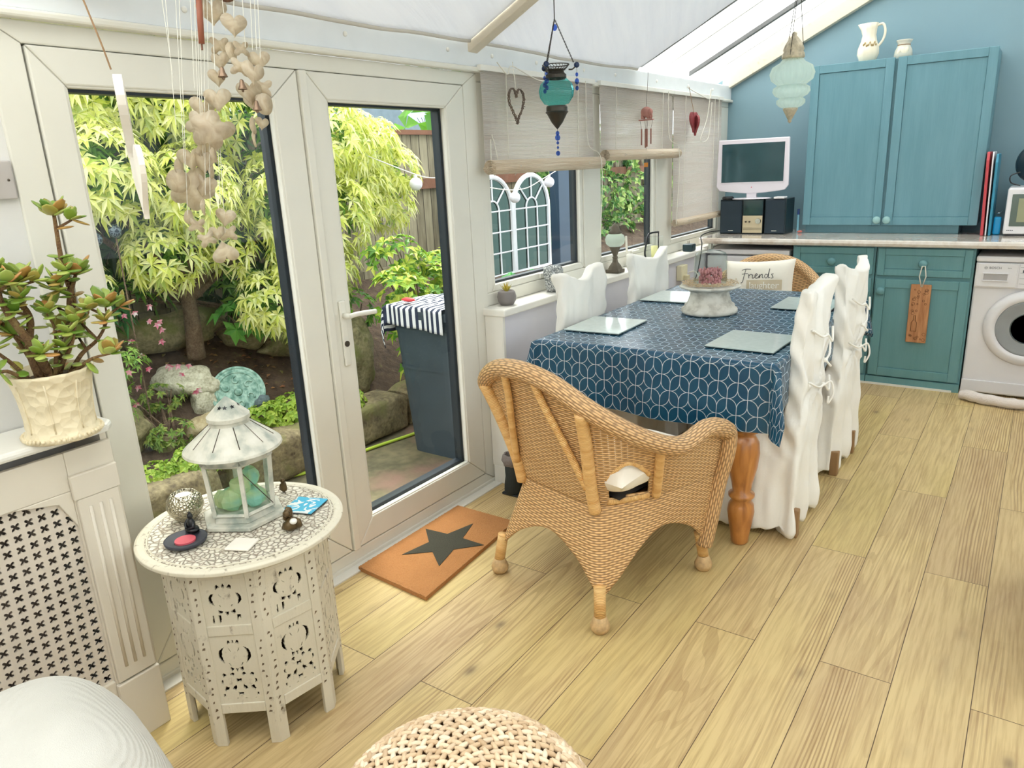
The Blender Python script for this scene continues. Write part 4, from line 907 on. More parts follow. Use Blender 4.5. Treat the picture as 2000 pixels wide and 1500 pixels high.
# printed cushion on the far chair
M_ = Matrix.Rotation(math.radians(-3), 3, 'Z') @ Matrix.Rotation(math.radians(78), 3, 'X') @ Matrix.Rotation(math.radians(4), 3, 'Z')
pc = Vector((-1.365, 4.53, .695)); o = pillow(pc, .43, .36, .12, M_, CUSH.mat, 'printed_cushion', 'white cushion printed Friends and laughter on the far wicker armchair', seed=5)
INK = plain('black_print', rgb(30, 34, 42), .8); TAUPE = plain('taupe_print', rgb(206, 192, 164), .9); OFFW = plain('white_print', rgb(244, 240, 230), .9)
M4 = Matrix.Translation(pc) @ M_.to_4x4(); Mz = lambda a, b, d: M4 @ Matrix.Translation((a, b, d))
def pz(a, b):
    a /= .215 * .97; b /= .18 * .97; a = max(-.99, min(.99, a)); b = max(-.99, min(.99, b))
    return .06 * (1 - a ** 4) ** .5 * (1 - b ** 4) ** .5 * (1 + .12 * mn.noise(Vector((a * 2 + 5, b * 2, 1))))
def onpil(c): q = M4.inverted() @ c; return M4 @ Vector((q.x, q.y, pz(q.x, q.y) + q.z))
def stroke(g, pts, sc_, ox, oy, r, dz):
    P = catmull([(ox + a * sc_, oy + b * sc_, pz(ox + a * sc_, oy + b * sc_) + .001) for a, b in pts], 6); g.tube([M4 @ p for p in P], r, 5)
g = G(); S = .016
F = [[(-.3, 3.2), (1.2, 3.6), (3.2, 3.5)], [(1.3, 3.5), (.9, 1.6), (.3, -1.2), (-.3, -1.6)], [(-.1, 1.7), (1.6, 1.9), (2.2, 1.9)],
     [(2.6, 1.6), (2.7, .1), (2.7, 1.0), (3.4, 1.6), (3.8, 1.3)], [(4.1, 1.5), (4.0, .3), (4.4, .1), (4.9, .6)], [(5.0, .8), (5.8, 1.3), (5.5, 1.8), (5.0, 1.2), (5.2, .2), (6.0, .2), (6.5, .8)],
     [(6.6, 1.5), (6.6, .1), (7.0, 1.2), (7.7, 1.5), (7.8, .3), (8.3, .2)], [(9.7, 1.3), (8.9, 1.5), (8.6, .6), (9.2, .1), (9.8, .9), (10.3, 3.6), (10.0, 1.0), (10.2, .1), (10.7, .4)], [(11.9, 1.6), (11.2, 1.5), (11.6, .8), (11.8, .2), (11.0, .0)]]
for q in F: stroke(g, q, S, -.085, .062, .0018, .063)
g.build('word_friends', INK, o); 
G().grid(lambda u, v: tuple(M4 @ Vector((-.055 + .21 * u, -.008 + .06 * v, pz(-.055 + .21 * u, -.008 + .06 * v) + .001))), 30, 10).build('taupe_band', TAUPE, o, solid=.001)
text('laughter', 'word_laughter', .058, OFFW, o, Mz(.05, .018, .0035), space=.95, warp=onpil)
# ---------------------------------------------------------------- carved side table with its things
WASH = Mat('whitewashed_carved_wood'); _n = WASH.noise(30, 5, rough=.7); _m = WASH.noise(6, 3)
_x, _y, _z = WASH.xyz(); _g = WASH.noise(60, 3, WASH.comb(_x * 1.0, _y * 1.0, _z * .12))
WASH.set('Base Color', WASH.mix(((_n * .5 + _g * .5) * 9 - 5.2).clamp() * .75, WASH.mix(_m, rgb(206, 198, 176), rgb(224, 218, 200)), rgb(112, 96, 76))).set('Roughness', .7).bump(_n * .5 + _g, .002)
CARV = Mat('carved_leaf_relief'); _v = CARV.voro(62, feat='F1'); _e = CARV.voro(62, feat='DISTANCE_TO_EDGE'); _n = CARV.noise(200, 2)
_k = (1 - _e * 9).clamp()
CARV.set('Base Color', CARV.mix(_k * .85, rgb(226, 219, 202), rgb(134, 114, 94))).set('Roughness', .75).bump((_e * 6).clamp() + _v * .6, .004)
SX, SY, SR, SZ = -1.72, 1.075, .275, .57
t = thing('side_table', 'round whitewashed side table with carved pierced octagonal base', 'table', (SX, SY, 0))
G().lathe([(.001, SZ - .022), (SR - .012, SZ - .022), (SR, SZ - .014), (SR, SZ - .004), (SR - .008, SZ), (SR - .022, SZ), (SR - .025, SZ - .003), (.001, SZ - .003)], 72, (SX, SY, 0)).build('tabletop_rim', WASH.mat, t, bev=.002)
G().lathe([(.001, SZ - .0028), (SR - .026, SZ - .0028), (SR - .027, SZ - .001), (.001, SZ - .001)], 64, (SX, SY, 0)).build('carved_top', CARV.mat, t)
for q in (.155, .243): G().tube([(SX + q * math.cos(a * PI / 32), SY + q * math.sin(a * PI / 32), SZ - .001) for a in range(64)], .0025, 6, closed=True).build('carved_ring', WASH.mat, t, smooth=True)
SHRT = math.radians(60 - 22.5); RO = .225; SIDE = 2 * RO * math.sin(PI / 8); AP = RO * math.cos(PI / 8)
def lotus(u, v, low):
    """1 = pierced. u -1..1 across, v 0..1 up"""
    n = mn.noise(Vector((u * 7, v * 9, 3 if low else 0))) * .06
    au = abs(u)
    if au > .80 or v < .06 or v > .95: return False
    c = .70 if low else .56; H = .185 if low else .27
    e = math.hypot(au / .56, (v - c) / H) + n
    th = math.atan2(v - c, au); rip = .30 * max(0, .35 + .65 * math.sin(th * 8 + 1.3)) * (1 + 6 * n)
    if e < 1.0:
        for (a, b) in ((.20, .09), (.26, -.13)):
            if math.hypot((au - a) / .045, (v - c - b - (au - a) * .5) / .012) < 1: return True
        return False
    ring = 1.0 < e < 1.0 + rip
    if ring: return True
    if not low: return v < .22 and .3 < au < .75 and (v + .3 * mn.noise(Vector((u * 5, v * 5, 9)))) > .10 and math.sin(u * 16) > .1
    for (cx, cy, rx, ry) in ((.42, .33, .30, .09), (.42, .13, .30, .075)):
        e2 = math.hypot((au - cx) / rx, (v - cy) / ry) + n; th2 = math.atan2((v - cy) / ry, (au - cx) / rx)
        if 1.0 < e2 < 1.0 + .55 * max(0, .3 + .7 * math.sin(th2 * 6 + 2)) * (1 + 6 * n): return True
        if e2 <= 1.0: return False
    return False
for k in range(8):
    a = SHRT + k * PI / 4; n_ = Vector((math.cos(a), math.sin(a), 0)); s_ = Vector((-math.sin(a), math.cos(a), 0)); C_ = Vector((SX, SY, 0)) + n_ * AP
    def P(u, z, d=0): return tuple(C_ + s_ * u * SIDE / 2 + n_ * d + Vector((0, 0, z)))
    def bar(g, u0, u1, z0, z1, d0=-.014, d1=0.0):
        v = [P(u, z, d) for d in (d0, d1) for z in (z0, z1) for u in (u0, u1)]
        g.add(v, [(0, 2, 3, 1), (4, 5, 7, 6), (0, 1, 5, 4), (2, 6, 7, 3), (0, 4, 6, 2), (1, 3, 7, 5)])
    g = G(); 
    bar(g, -1, -.68, 0, .548); bar(g, .68, 1, 0, .548); bar(g, -.68, .68, .51, .548); bar(g, -.68, .68, .345, .375); bar(g, -.68, .68, .105, .135)
    g.build('side_frame', WASH.mat, t, bev=.002)
    if math.cos(a + .6) > -.75:
        for (z0, z1, low) in ((.375, .51, False), (.135, .345, True)):
            nu = 70; nv = int((z1 - z0) / .0019)
            G().grid(lambda u, v: P((2 * u - 1) * .68, z0 + (z1 - z0) * v, -.006), nu, nv, skip=lambda u, v: lotus(2 * u - 1, v, low)).build('carved_panel', WASH.mat, t, solid=.005)
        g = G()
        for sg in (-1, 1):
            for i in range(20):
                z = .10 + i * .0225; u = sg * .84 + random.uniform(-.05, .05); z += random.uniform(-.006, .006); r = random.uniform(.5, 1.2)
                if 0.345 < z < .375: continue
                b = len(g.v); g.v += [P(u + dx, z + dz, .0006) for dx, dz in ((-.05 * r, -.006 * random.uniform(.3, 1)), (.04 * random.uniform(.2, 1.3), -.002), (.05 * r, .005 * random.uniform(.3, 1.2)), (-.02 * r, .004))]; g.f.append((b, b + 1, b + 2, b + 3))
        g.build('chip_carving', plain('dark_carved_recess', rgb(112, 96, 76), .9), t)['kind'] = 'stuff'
G().lathe([(RO - .028, .11), (RO - .028, .54)], 8, (SX, SY, 0), cap=False).build('added_shade_backing', plain('painted_shade_brown', rgb(74, 56, 42), .9), t, solid=.002)  # dark brown sheet added to stand in for the shade inside the base
SHBACK = [o for o in t.children if o.name.startswith('added_shade_backing')][0]
for v in SHBACK.data.vertices: q = rotz(SHRT + PI / 8) @ (v.co - Vector((SX, SY, 0))); v.co = q + Vector((SX, SY, 0))
# items on the side table
TT = SZ + .0015
LM = Mat('weathered_lantern_metal'); _n = LM.noise(18, 5); LM.set('Base Color', LM.ramp(_n, [(.3, rgb(150, 158, 148)), (.5, rgb(206, 204, 190)), (.75, rgb(222, 219, 208))])).set('Roughness', .55).bump(_n, .001)
LX, LY = -1.745, 1.10
t = thing('candle_lantern', 'white metal lantern with star cut-outs and sea glass inside', 'lantern', (LX, LY, TT))
def hexa(g, r0, z0, r1, z1, rot=.3, n=6): return g.lathe([(r0, z0), (r1, z1)], n, (LX, LY, TT), None)
def rotl(o, a=.55):
    for v in o.data.vertices: q = rotz(a) @ (v.co - Vector((LX, LY, 0))); v.co = q + Vector((LX, LY, 0))
rotl(hexa(G(), .118, 0, .118, .012).build('base_plate', LM.mat, t, bev=.002)); rotl(hexa(G(), .092, .012, .088, .03).build('base_tray', LM.mat, t, bev=.002))
g = G(); g2 = G()
for k in range(6):
    a = k * PI / 3 + .55; b = a + PI / 3; p0 = Vector((LX + .088 * math.cos(a), LY + .088 * math.sin(a), TT + .03)); p1 = Vector((LX + .098 * math.cos(a), LY + .098 * math.sin(a), TT + .185))
    q0 = Vector((LX + .088 * math.cos(b), LY + .088 * math.sin(b), TT + .03)); q1 = Vector((LX + .098 * math.cos(b), LY + .098 * math.sin(b), TT + .185))
    G().tube([p0, p1], .0075, 4).build('corner_post', LM.mat, t)
    g.tube([p0 + Vector((0, 0, .004)), q0 + Vector((0, 0, .004))], .006, 4).tube([p1, q1], .009, 4).tube([p1 - Vector((0, 0, .0)), q1], .006, 4)
    g2.add([p0, q0, q1, p1], [(0, 1, 2, 3)]); 
g.build('rails', LM.mat, t); LGL = glassy('greenish_lantern_glass', (.92, .97, .95, 1), .02); g2.build('glass_panes', LGL, t)
G().lathe([(.098, .185), (.094, .20), (.09, .212)], 36, (LX, LY, TT), cap=False).build('collar', LM.mat, t, smooth=True, solid=.002)
G().lathe([(.130, .208), (.128, .214), (.108, .232), (.052, .278), (.052, .292), (.001, .292)], 48, (LX, LY, TT), cap=False).build('roof', LM.mat, t, solid=.002)
g = G()
for k in range(10):
    a = k * PI / 5 + .2; g.tube([(LX + .110 * math.cos(a), LY + .110 * math.sin(a), TT + .2325), (LX + .054 * math.cos(a), LY + .054 * math.sin(a), TT + .278)], .0012, 4)
g.build('roof_seams', STEEL, t)
G().lathe([(.056, .290), (.056, .300), (.054, .302), (.028, .328), (.006, .348), (.001, .352)], 36, (LX, LY, TT), cap=False).build('roof_cap', LM.mat, t, solid=.0015)
g = G()
for a in (-1.25, -.75, -.1, .8, 2.0):
    c = Vector((LX + .0295 * math.cos(a), LY + .0295 * math.sin(a), TT + .3275)); nn = Vector((math.cos(a), math.sin(a), .9)).normalized(); s1 = Vector((-math.sin(a), math.cos(a), 0)); s2 = nn.cross(s1)
    pts = [c + nn * .001 + (s1 * math.cos(i * PI / 5 + PI / 2) + s2 * math.sin(i * PI / 5 + PI / 2)) * (.0075 if i % 2 == 0 else .0032) for i in range(10)]
    G().add(pts, [tuple(range(10))]).build('star_cutout', BLACK, t)
G().tube([(LX + .07, LY - .07, TT + .21), (LX + .085, LY - .02, TT + .13), (LX + .1, LY + .03, TT + .05)], .0012, 5).build('wire_latch', STEEL, t)
SEA = Mat('frosted_sea_glass'); _n = SEA.noise(14, 2); SEA.set('Base Color', SEA.ramp(_n, [(.35, rgb(176, 232, 222)), (.5, rgb(214, 234, 190)), (.65, rgb(232, 240, 196))])).set('Roughness', .4); SEA.translucent(.5)
for i, (dx, dy, dz, r) in enumerate(((.0, -.03, .065, .036), (.035, .02, .06, .034), (-.03, .03, .062, .034), (.01, .03, .11, .03), (-.035, -.03, .055, .028), (.02, -.01, .10, .030))):
    tag(G().ell((LX + dx, LY + dy, TT + dz), (r, r, r * .9), 9, 6, nz=.3, seed=i).build('sea_glass', SEA.mat), 'lump of frosted green sea glass inside the white lantern', 'sea glass', 'sea glass lumps in the lantern')
CAND = plain('ivory_candle', rgb(238, 230, 210), .6)
HS = Mat('hammered_silver'); _e = HS.voro(150, feat='F1'); HS.set('Base Color', rgb(196, 190, 170)).set('Metallic', 1.0).set('Roughness', .22).bump(_e, .004)
t = thing('tealight_holder', 'round hammered silver tealight holder left of the lantern', 'candle holder', (-1.865, 1.0, TT))
G().lathe([(.001, 0), (.022, .001), (.042, .022), (.050, .045), (.046, .066), (.032, .082), (.030, .082), (.030, .07), (.001, .066)], 36, (-1.865, 1.0, TT)).build('bowl', HS.mat, t, smooth=True)
G().lathe([(.001, 0), (.022, 0), (.022, .008), (.001, .008)], 24, (-1.865, 1.0, TT + .068)).build('tealight', CAND, t)
t = thing('buddha_tealight', 'black seated figure on a round dish with a red tealight', 'candle holder', (-1.735, .915, TT))
DISH = plain('slate_black_dish', rgb(52, 54, 64), .5); BX, BY = -1.735, .915
G().lathe([(.001, 0), (.040, 0), (.052, .008), (.054, .016), (.050, .016), (.03, .012), (.001, .012)], 36, (BX, BY, TT)).build('dish', DISH, t, smooth=True)
G().lathe([(.001, 0), (.026, 0), (.026, .005), (.001, .005)], 28, (BX + .008, BY - .006, TT + .0125)).build('red_wax', plain('red_wax', rgb(206, 88, 100), .5), t)
DK = plain('dark_resin', rgb(24, 26, 30), .4); bx, by = BX - .022, BY + .034
g = G().ell((bx, by, TT + .022), (.022, .017, .010), 14, 10).ell((bx, by, TT + .036), (.0125, .010, .018), 14, 10).ell((bx, by, TT + .060), (.0075, .0075, .009), 12, 10).ell((bx, by, TT + .069), (.0035, .0035, .004), 8, 6)
for s_ in (-1, 1): g.tube([(bx + s_ * .012, by, TT + .046), (bx + s_ * .018, by - .006, TT + .034), (bx + s_ * .004, by - .014, TT + .028)], [.005, .0045, .003], 8)
g.build('figure', DK, t, smooth=True)
BZ = plain('bronze_resin', rgb(96, 78, 50), .35, metal=.5, var=.25, vs=60)
t = thing('angel_figurine', 'small bronze winged figure curled around a pale ball', 'figurine', (-1.545, 1.115, TT))
g = G().ell((-1.55, 1.11, TT + .018), (.020, .024, .018), 12, 8, nz=.3).ell((-1.565, 1.115, TT + .040), (.009, .016, .022), 12, 8, nz=.2).ell((-1.556, 1.105, TT + .048), (.009, .009, .010)).ell((-1.535, 1.12, TT + .02), (.014, .01, .014), nz=.3)
g.build('figure', BZ, t, smooth=True); G().ell((-1.532, 1.105, TT + .032), (.010, .010, .008)).build('ball', TRIM, t, smooth=True)
t = thing('bird_figurine', 'tiny bronze bird figure at the back edge behind the lantern', 'figurine', (-1.78, 1.27, TT))
G().ell((-1.775, 1.262, TT + .017), (.013, .010, .017), 12, 8, nz=.3).ell((-1.772, 1.26, TT + .037), (.007, .007, .008)).build('figure', BZ, t, smooth=True)
COAST = Mat('blue_white_print'); x, y, z = COAST.xyz(); _n = COAST.noise(22, 2, dist=1.5); COAST.set('Base Color', COAST.mix(_n.gt(.52), rgb(70, 180, 218), rgb(236, 240, 240))).set('Roughness', .3)
t = thing('coaster', 'square coaster with a bright blue and white print', 'coaster', (-1.635, 1.225, TT), math.radians(20))
G().box(-.048, .048, -.048, .048, 0, .003).build('cork_backing', MATE, t, world=False, bev=.001); G().box(-.0475, .0475, -.0475, .0475, .003, .0055).build('printed_face', COAST.mat, t, world=False)
t = thing('white_tile', 'small white square card lying in front of the lantern', 'card', (-1.595, .985, TT), math.radians(25)); G().box(-.033, .033, -.03, .03, 0, .006).build('card', plain('chalk_white', rgb(238, 232, 220), .8), t, world=False, bev=.002)

# ---------------------------------------------------------------- radiator cover, plant, sofa, pouf, doormat
RC = plain('cream_painted_mdf', rgb(222, 214, 198), .5, var=.02)
t = thing('radiator_cover', 'cream radiator cover with pierced lattice panel and fluted pilaster', 'radiator cover', (-1.97, .2, 0))
XF = -1.89
G().prism([(-2.055, -.7), (-1.865, -.7), (-1.865, .80), (-1.872, .845), (-1.90, .868), (-2.055, .868)], .022, 'z', .885).build('top_shelf', TRIM, t, bev=.008)
g = G().box(XF - .016, XF, .735, .85, 0, .86).box(XF - .016, XF, -.7, .735, .76, .86).box(XF - .016, XF, -.7, .735, 0, .20).box(XF - .016, XF, -.7, -.6, .20, .76)
g.prism([(.735, .76), (.735, .66), (.70, .735), (.62, .755), (.60, .76)], .016, 'x', XF - .016); g.build('front_frame', RC, t, bev=.003)
G().box(-2.055, XF - .016, .834, .85, 0, .885).build('side_panel', RC, t)
g = G().box(XF, XF + .012, .738, .842, .195, .735).box(XF, XF + .016, .732, .848, 0, .19).box(XF, XF + .014, .732, .848, .735, .80); g.build('pilaster', RC, t, bev=.003)
g = G()
for y in (.765, .79, .815): g.tube([(XF + .012, y, .235), (XF + .012, y, .71)], .0045, 8)
g.build('flutes', RC, t, smooth=True)
g = G(); p = .0295; N = 32
def ptn(sq, i):
    a = 2 * PI * i / N
    if sq: q = p / 2 / max(abs(math.cos(a)), abs(math.sin(a))); return q
    return p * (.15 + .26 * (abs(math.sin(2 * a)) ** 1.2))
y = .735 - p / 2; 
while y > -.6:
    z = .20 + p / 2
    while z < .76:
        tl = .0
        vs = [(XF - .012, y + ptn(True, i) * math.cos(2 * PI * i / N), z + ptn(True, i) * math.sin(2 * PI * i / N)) for i in range(N)] + [(XF - .012, y + ptn(False, i) * math.cos(2 * PI * i / N), z + ptn(False, i) * math.sin(2 * PI * i / N)) for i in range(N)]
        g.add(vs, [(i, (i + 1) % N, N + (i + 1) % N, N + i) for i in range(N)]); z += p
    y -= p
    if y < .1: break
g.build('lattice_panel', plain('lattice_board', rgb(214, 204, 190), .55), t, solid=.005)
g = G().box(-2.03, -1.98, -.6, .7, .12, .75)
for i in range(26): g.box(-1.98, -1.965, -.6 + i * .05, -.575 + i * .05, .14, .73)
g.build('radiator_body', plain('grey_radiator', rgb(150, 140, 132), .5), t)  # one even warm grey for the radiator behind the lattice
# jade plant
POT = Mat('cream_embossed_ceramic'); _v = POT.voro(42); _n = POT.noise(60, 3); x, y, z = POT.xyz()
POT.set('Base Color', rgb(232, 218, 184)).set('Roughness', .5).bump(_v * .8 + _n * .2, .009, .9)
PX, PY, PZ = -1.885, .745, .907
t = thing('jade_plant_pot', 'cream embossed ceramic pot on the radiator cover', 'plant pot', (PX, PY, PZ)); 
def fl(a, z): return 1 + .012 * math.cos(8 * a) + (.02 * math.cos(16 * a) if z > .155 else 0)
G().lathe([(.001, 0), (.082, 0), (.086, .006), (.082, .014), (.076, .022), (.074, .05), (.078, .10), (.086, .145), (.092, .158), (.093, .165), (.088, .166), (.082, .15), (.001, .145)], 64, (PX, PY, PZ), fl).build('pot', POT.mat, t, smooth=True)
g = G()
for i in range(48): a = i * PI / 24; g.ell((PX + .085 * math.cos(a), PY + .085 * math.sin(a), PZ + .010), (.005, .005, .006), 6, 5)
g.build('rope_band', POT.mat, t, smooth=True)
g = G()
for k in range(8):
    a = k * PI / 4 + .2; pts = [(PX + (r + .001) * math.cos(a + .012 * math.sin(zz * 60)), PY + (r + .001) * math.sin(a + .012 * math.sin(zz * 60)), PZ + zz) for r, zz in ((.0745, .025), (.0735, .05), (.0775, .10), (.0855, .145))]
    g.tube(pts, .0022, 6)
g.build('moulded_ribs', POT.mat, t, smooth=True)
JADE = leafmat('jade_leaves', [rgb(96, 136, 46), rgb(144, 172, 66), rgb(190, 204, 110), rgb(120, 150, 56), rgb(196, 140, 80), rgb(170, 188, 90)], .1, .3)
JST = stonemat('jade_stems', rgb(92, 66, 46), rgb(128, 96, 62), rgb(140, 120, 76), 40)
t2 = thing('jade_plant', 'leggy jade plant with fleshy round leaves in the cream pot', 'plant', (PX, PY, PZ + .15))
gs, gl = G(), G(); PB = Vector((PX, PY, PZ + .14))
def jleaf(p, d, L):
    d = d.normalized(); s_ = d.cross(Vector((0, 0, 1))); s_ = s_.normalized() if s_.length > .1 else Vector((1, 0, 0)); n = s_.cross(d)
    M = Matrix((d, s_, n)).transposed(); gl.ell(p + d * L * .5, (L * .55, L * .36, L * .09), 8, 6, M)
def tuft(p, ax, n=7, L=.034):
    ax = ax.normalized(); o = ax.orthogonal().normalized(); o2 = ax.cross(o)
    for i in range(n):
        a = i * 2.4; sp = .35 + .6 * (1 - i / n); d = ax * (1 - sp * .6) + (o * math.cos(a) + o2 * math.sin(a)) * sp; jleaf(p + ax * .006 * i / n, d, L * random.uniform(.8, 1.15))
# right vector / up in the room for the plant's branches (y to the right, +x toward the room)
BR = [[(0, .01, 0), (.0, .05, .08), (0, .085, .17), (.0, .08, .26), (0, .085, .375)], [(0, .02, .02), (.01, .065, .12), (.01, .075, .18), (.01, .10, .235)],
      [(.01, 0, 0), (.02, -.03, .09), (.02, -.06, .16), (.02, -.075, .21), (.03, -.10, .25)], [(.0, -.02, 0), (.0, -.03, .08), (.0, -.015, .15), (0, -.03, .2), (0, -.02, .235)],
      [(.02, .03, 0), (.04, .06, .05), (.05, .10, .08), (.06, .125, .12), (.06, .13, .155)], [(.0, -.04, 0), (.02, -.08, .06), (.03, -.11, .10), (.03, -.12, .14)],
      [(.02, 0, 0), (.03, .01, .06), (.03, .02, .12), (.03, .01, .16)], [(.03, .02, 0), (.06, .05, .03), (.08, .07, .045), (.10, .10, .05)], [(.02, -.05, 0), (.04, -.10, .05), (.05, -.14, .04)],
      [(.02, .01, .02), (.05, .04, .08), (.05, .06, .13)], [(-.02, -.01, 0), (-.02, -.05, .12), (-.02, -.10, .2)]]
for bi, b in enumerate(BR):
    P = catmull([PB + Vector(q) for q in b], 6); r0 = .012 if bi < 4 else .006
    gs.tube(P, [r0 * (1 - .65 * i / (len(P) - 1)) for i in range(len(P))], 8)
    tuft(P[-1], P[-1] - P[-2] + Vector((0, 0, .01)), 10, .047 if bi < 5 else .038)
    for i in range(4, len(P) - 1, 3 if bi < 4 else 4):
        for s_ in (-1, 1):
            d = (P[i + 1] - P[i]).orthogonal().normalized() * s_; d = Matrix.Rotation(i * 1.3, 3, (P[i + 1] - P[i]).normalized()) @ d
            if random.random() < .75: jleaf(P[i], d + Vector((0, 0, .15)), .036)
            if bi < 5 and random.random() < .35:
                e = P[i] + d * .035 + Vector((0, 0, .02)); gs.tube([P[i], e], [.004, .003], 6); tuft(e, d + Vector((0, 0, .8)), 7, .036)
for i in range(10):
    a = random.random() * 6.28; jleaf(PB + Vector((.05 * math.cos(a), .05 * math.sin(a), .01)), Vector((math.cos(a), math.sin(a), .4)), .03)
gs.build('stems', JST, t2, smooth=True); gl.build('leaves', JADE, t2, smooth=True)
G().lathe([(.001, 0), (.078, 0), (.07, .006), (.001, .01)], 30, (PX, PY, PZ + .141)).build('soil', SOIL.mat, t2)
# sofa end
SOFA = Mat('cream_chenille'); x, y, z = SOFA.xyz(); _w = ((z * 1.0 + y * .3 + x * .3) * 900).sin() * .5 + .5; _n = SOFA.noise(4, 3); SOFA.set('Base Color', SOFA.ramp(_n, [(.3, rgb(190, 188, 180)), (.7, rgb(208, 206, 199))])).set('Roughness', .95).bump(_w * .5 + SOFA.noise(500, 2) * .5, .003, .5)
t = thing('sofa', 'cream chenille sofa whose rounded back rises into the near left corner', 'sofa', (-1.25, -.1, 0))
SA = math.radians(38)
def sof(u, v):
    # rounded slab : long axis runs away from the camera's left; u around, v along
    a = u * 2 * PI; p = .55; c_, s_ = math.cos(a), math.sin(a); L_ = -.95 + 1.0 * v
    e = (1 - max(0, (v - .80) / .20) ** 2.4) ** .42 if v > .8 else 1
    w_ = .215 * math.copysign(abs(c_) ** p, c_) * (.35 + .65 * e); h_ = math.copysign(abs(s_) ** p, s_)
    z = .31 + (.375 * h_) * (e if h_ > 0 else 1) * (1 if h_ > 0 else .66)
    return (w_, L_, z)
def place(pt):
    q = rotz(math.radians(-12)) @ Vector((pt[0], pt[1], 0)); return (-1.185 + q.x, .475 + q.y, pt[2] + .006 * mn.noise(Vector(pt) * 6))
g = G().grid(lambda u, v: place(sof(u, v)), 64, 60, cu=True); g.add([place(sof(i / 64, 1)) for i in range(64)], [tuple(range(64))]); g.add([place(sof(i / 64, 0)) for i in range(64)], [tuple(range(64))[::-1]]); g.uv = {}
g.build('arm', SOFA.mat, t, smooth=True)
G().tube([place((0, .02, .06)), place((0, .02, 0))], .02, 10).tube([place((0, -.8, .06)), place((0, -.8, 0))], .02, 10).build('sofa_foot', WOODD, t)
tag(G().grid(lambda u, v: tuple(Vector(place((-.06 + .13 * u, -.34 + .07 * v, .685))) + Vector((0, 0, .012 + .010 * math.sin(u * 9)))), 14, 10).build('dark_cloth', BLACK, smooth=True, solid=.004), 'dark piece of cloth lying on the cream sofa', 'cloth')
# seagrass pouf
RUSH = leafmat('water_hyacinth', [rgb(214, 186, 150), rgb(234, 210, 178), rgb(242, 224, 198), rgb(196, 166, 130), rgb(226, 200, 166)], .0, .6)
QX, QY, QR, QH = -.775, .85, .265, .34
t = thing('seagrass_pouf', 'round braided seagrass pouf at the bottom edge', 'pouf', (QX, QY, 0)); g = G()
rings = []; s_ = .014
while s_ < QR + .30:
    if s_ < QR - .05: r, z = s_, QH - .012 * (s_ / QR) ** 2
    else:
        q = min(1, (s_ - QR + .05) / .14); r = QR - .05 + .05 * math.sin(q * PI / 2); z = QH - .012 - .09 * (1 - math.cos(q * PI / 2)) - max(0, s_ - QR - .09)
    rings.append((r, max(.02, z), s_)); s_ += .0205
for k, (r, z, s_) in enumerate(rings):
    n = max(6, int(2 * PI * r / .026)); nx_ = rings[min(k + 1, len(rings) - 1)]; pv = rings[max(k - 1, 0)]
    sl = Vector((nx_[0] - pv[0], 0, nx_[1] - pv[1])).normalized(); nr = Vector((-sl.z, 0, sl.x))
    for j in range(n):
        for side in (0, 1):
            a = 2 * PI * (j + .5 * side) / n + k * .4; T_ = Vector((-math.sin(a), math.cos(a), 0)); O_ = Vector((math.cos(a), math.sin(a), 0)); S_ = O_ * sl.x + Vector((0, 0, sl.z)); N_ = O_ * nr.x + Vector((0, 0, nr.z))
            tw = .62 if side else -.62; d = (T_ * math.cos(tw) + S_ * math.sin(tw)); e = N_.cross(d); Mx = Matrix((d, e, N_)).transposed()
            g.ell(Vector((QX + r * O_.x, QY + r * O_.y, z)) + S_ * (.0052 if side else -.0052) + N_ * .002, (.0165, .0062, .0065), 8, 5, Mx)
g.build('braided_cover', RUSH, t, smooth=True)
G().lathe([(.001, 0), (QR - .03, 0), (QR - .012, .02), (QR - .012, QH - .12), (QR - .05, QH - .022), (.001, QH - .008)], 40, (QX, QY, 0)).build('core', plain('dark_rush_core', rgb(150, 120, 88), .9), t, smooth=True)
# doormat
COIR = Mat('coir'); _n = COIR.noise(260, 3); _m = COIR.noise(9, 4); COIR.set('Base Color', COIR.mix(_n * .6 + _m * .4, rgb(156, 102, 56), rgb(208, 148, 90))).set('Roughness', .95).bump(_n, .006)
COIRB = Mat('black_dyed_coir'); _n = COIRB.noise(260, 3); COIRB.set('Base Color', COIRB.mix(_n, rgb(40, 40, 34), rgb(84, 82, 66))).set('Roughness', .95).bump(_n, .006)
t = thing('doormat', 'orange coir doormat with a black star in front of the doors', 'doormat', (-1.87, 2.03, 0))
A_, B_, C_, D_ = Vector((-2.01, 1.715, 0)), Vector((-2.015, 2.335, 0)), Vector((-1.70, 2.335, 0)), Vector((-1.64, 1.69, 0))
def mt(u, v): return A_.lerp(D_, u).lerp(B_.lerp(C_, u), v)
g = G().grid(lambda u, v: tuple(mt(u, v) + Vector((.004 * mn.noise(Vector((u * 30, v * 50, 0))), .004 * mn.noise(Vector((u * 30, v * 50, 9))), .017 + .0015 * mn.noise(Vector((u * 60, v * 90, 0)))))), 70, 120)
b = len(g.v); edge = [mt(i / 20, 0) for i in range(21)] + [mt(1, i / 20) for i in range(1, 21)] + [mt(1 - i / 20, 1) for i in range(1, 21)] + [mt(0, 1 - i / 20) for i in range(1, 20)]
g.add([tuple(p + Vector((0, 0, .001))) for p in edge] + [tuple(p + Vector((0, 0, .0165))) for p in edge], [(i, (i + 1) % 80, 80 + (i + 1) % 80, 80 + i) for i in range(80)])
g.build('pile', COIR.mat, t, smooth=False)
sc_ = mt(.52, .52); pts = []
for i in range(10):
    a = i * PI / 5 + math.radians(20); r = .185 if i % 2 == 0 else .078; pts.append((sc_.x + .86 * r * math.cos(a), sc_.y + 1.05 * r * math.sin(a)))
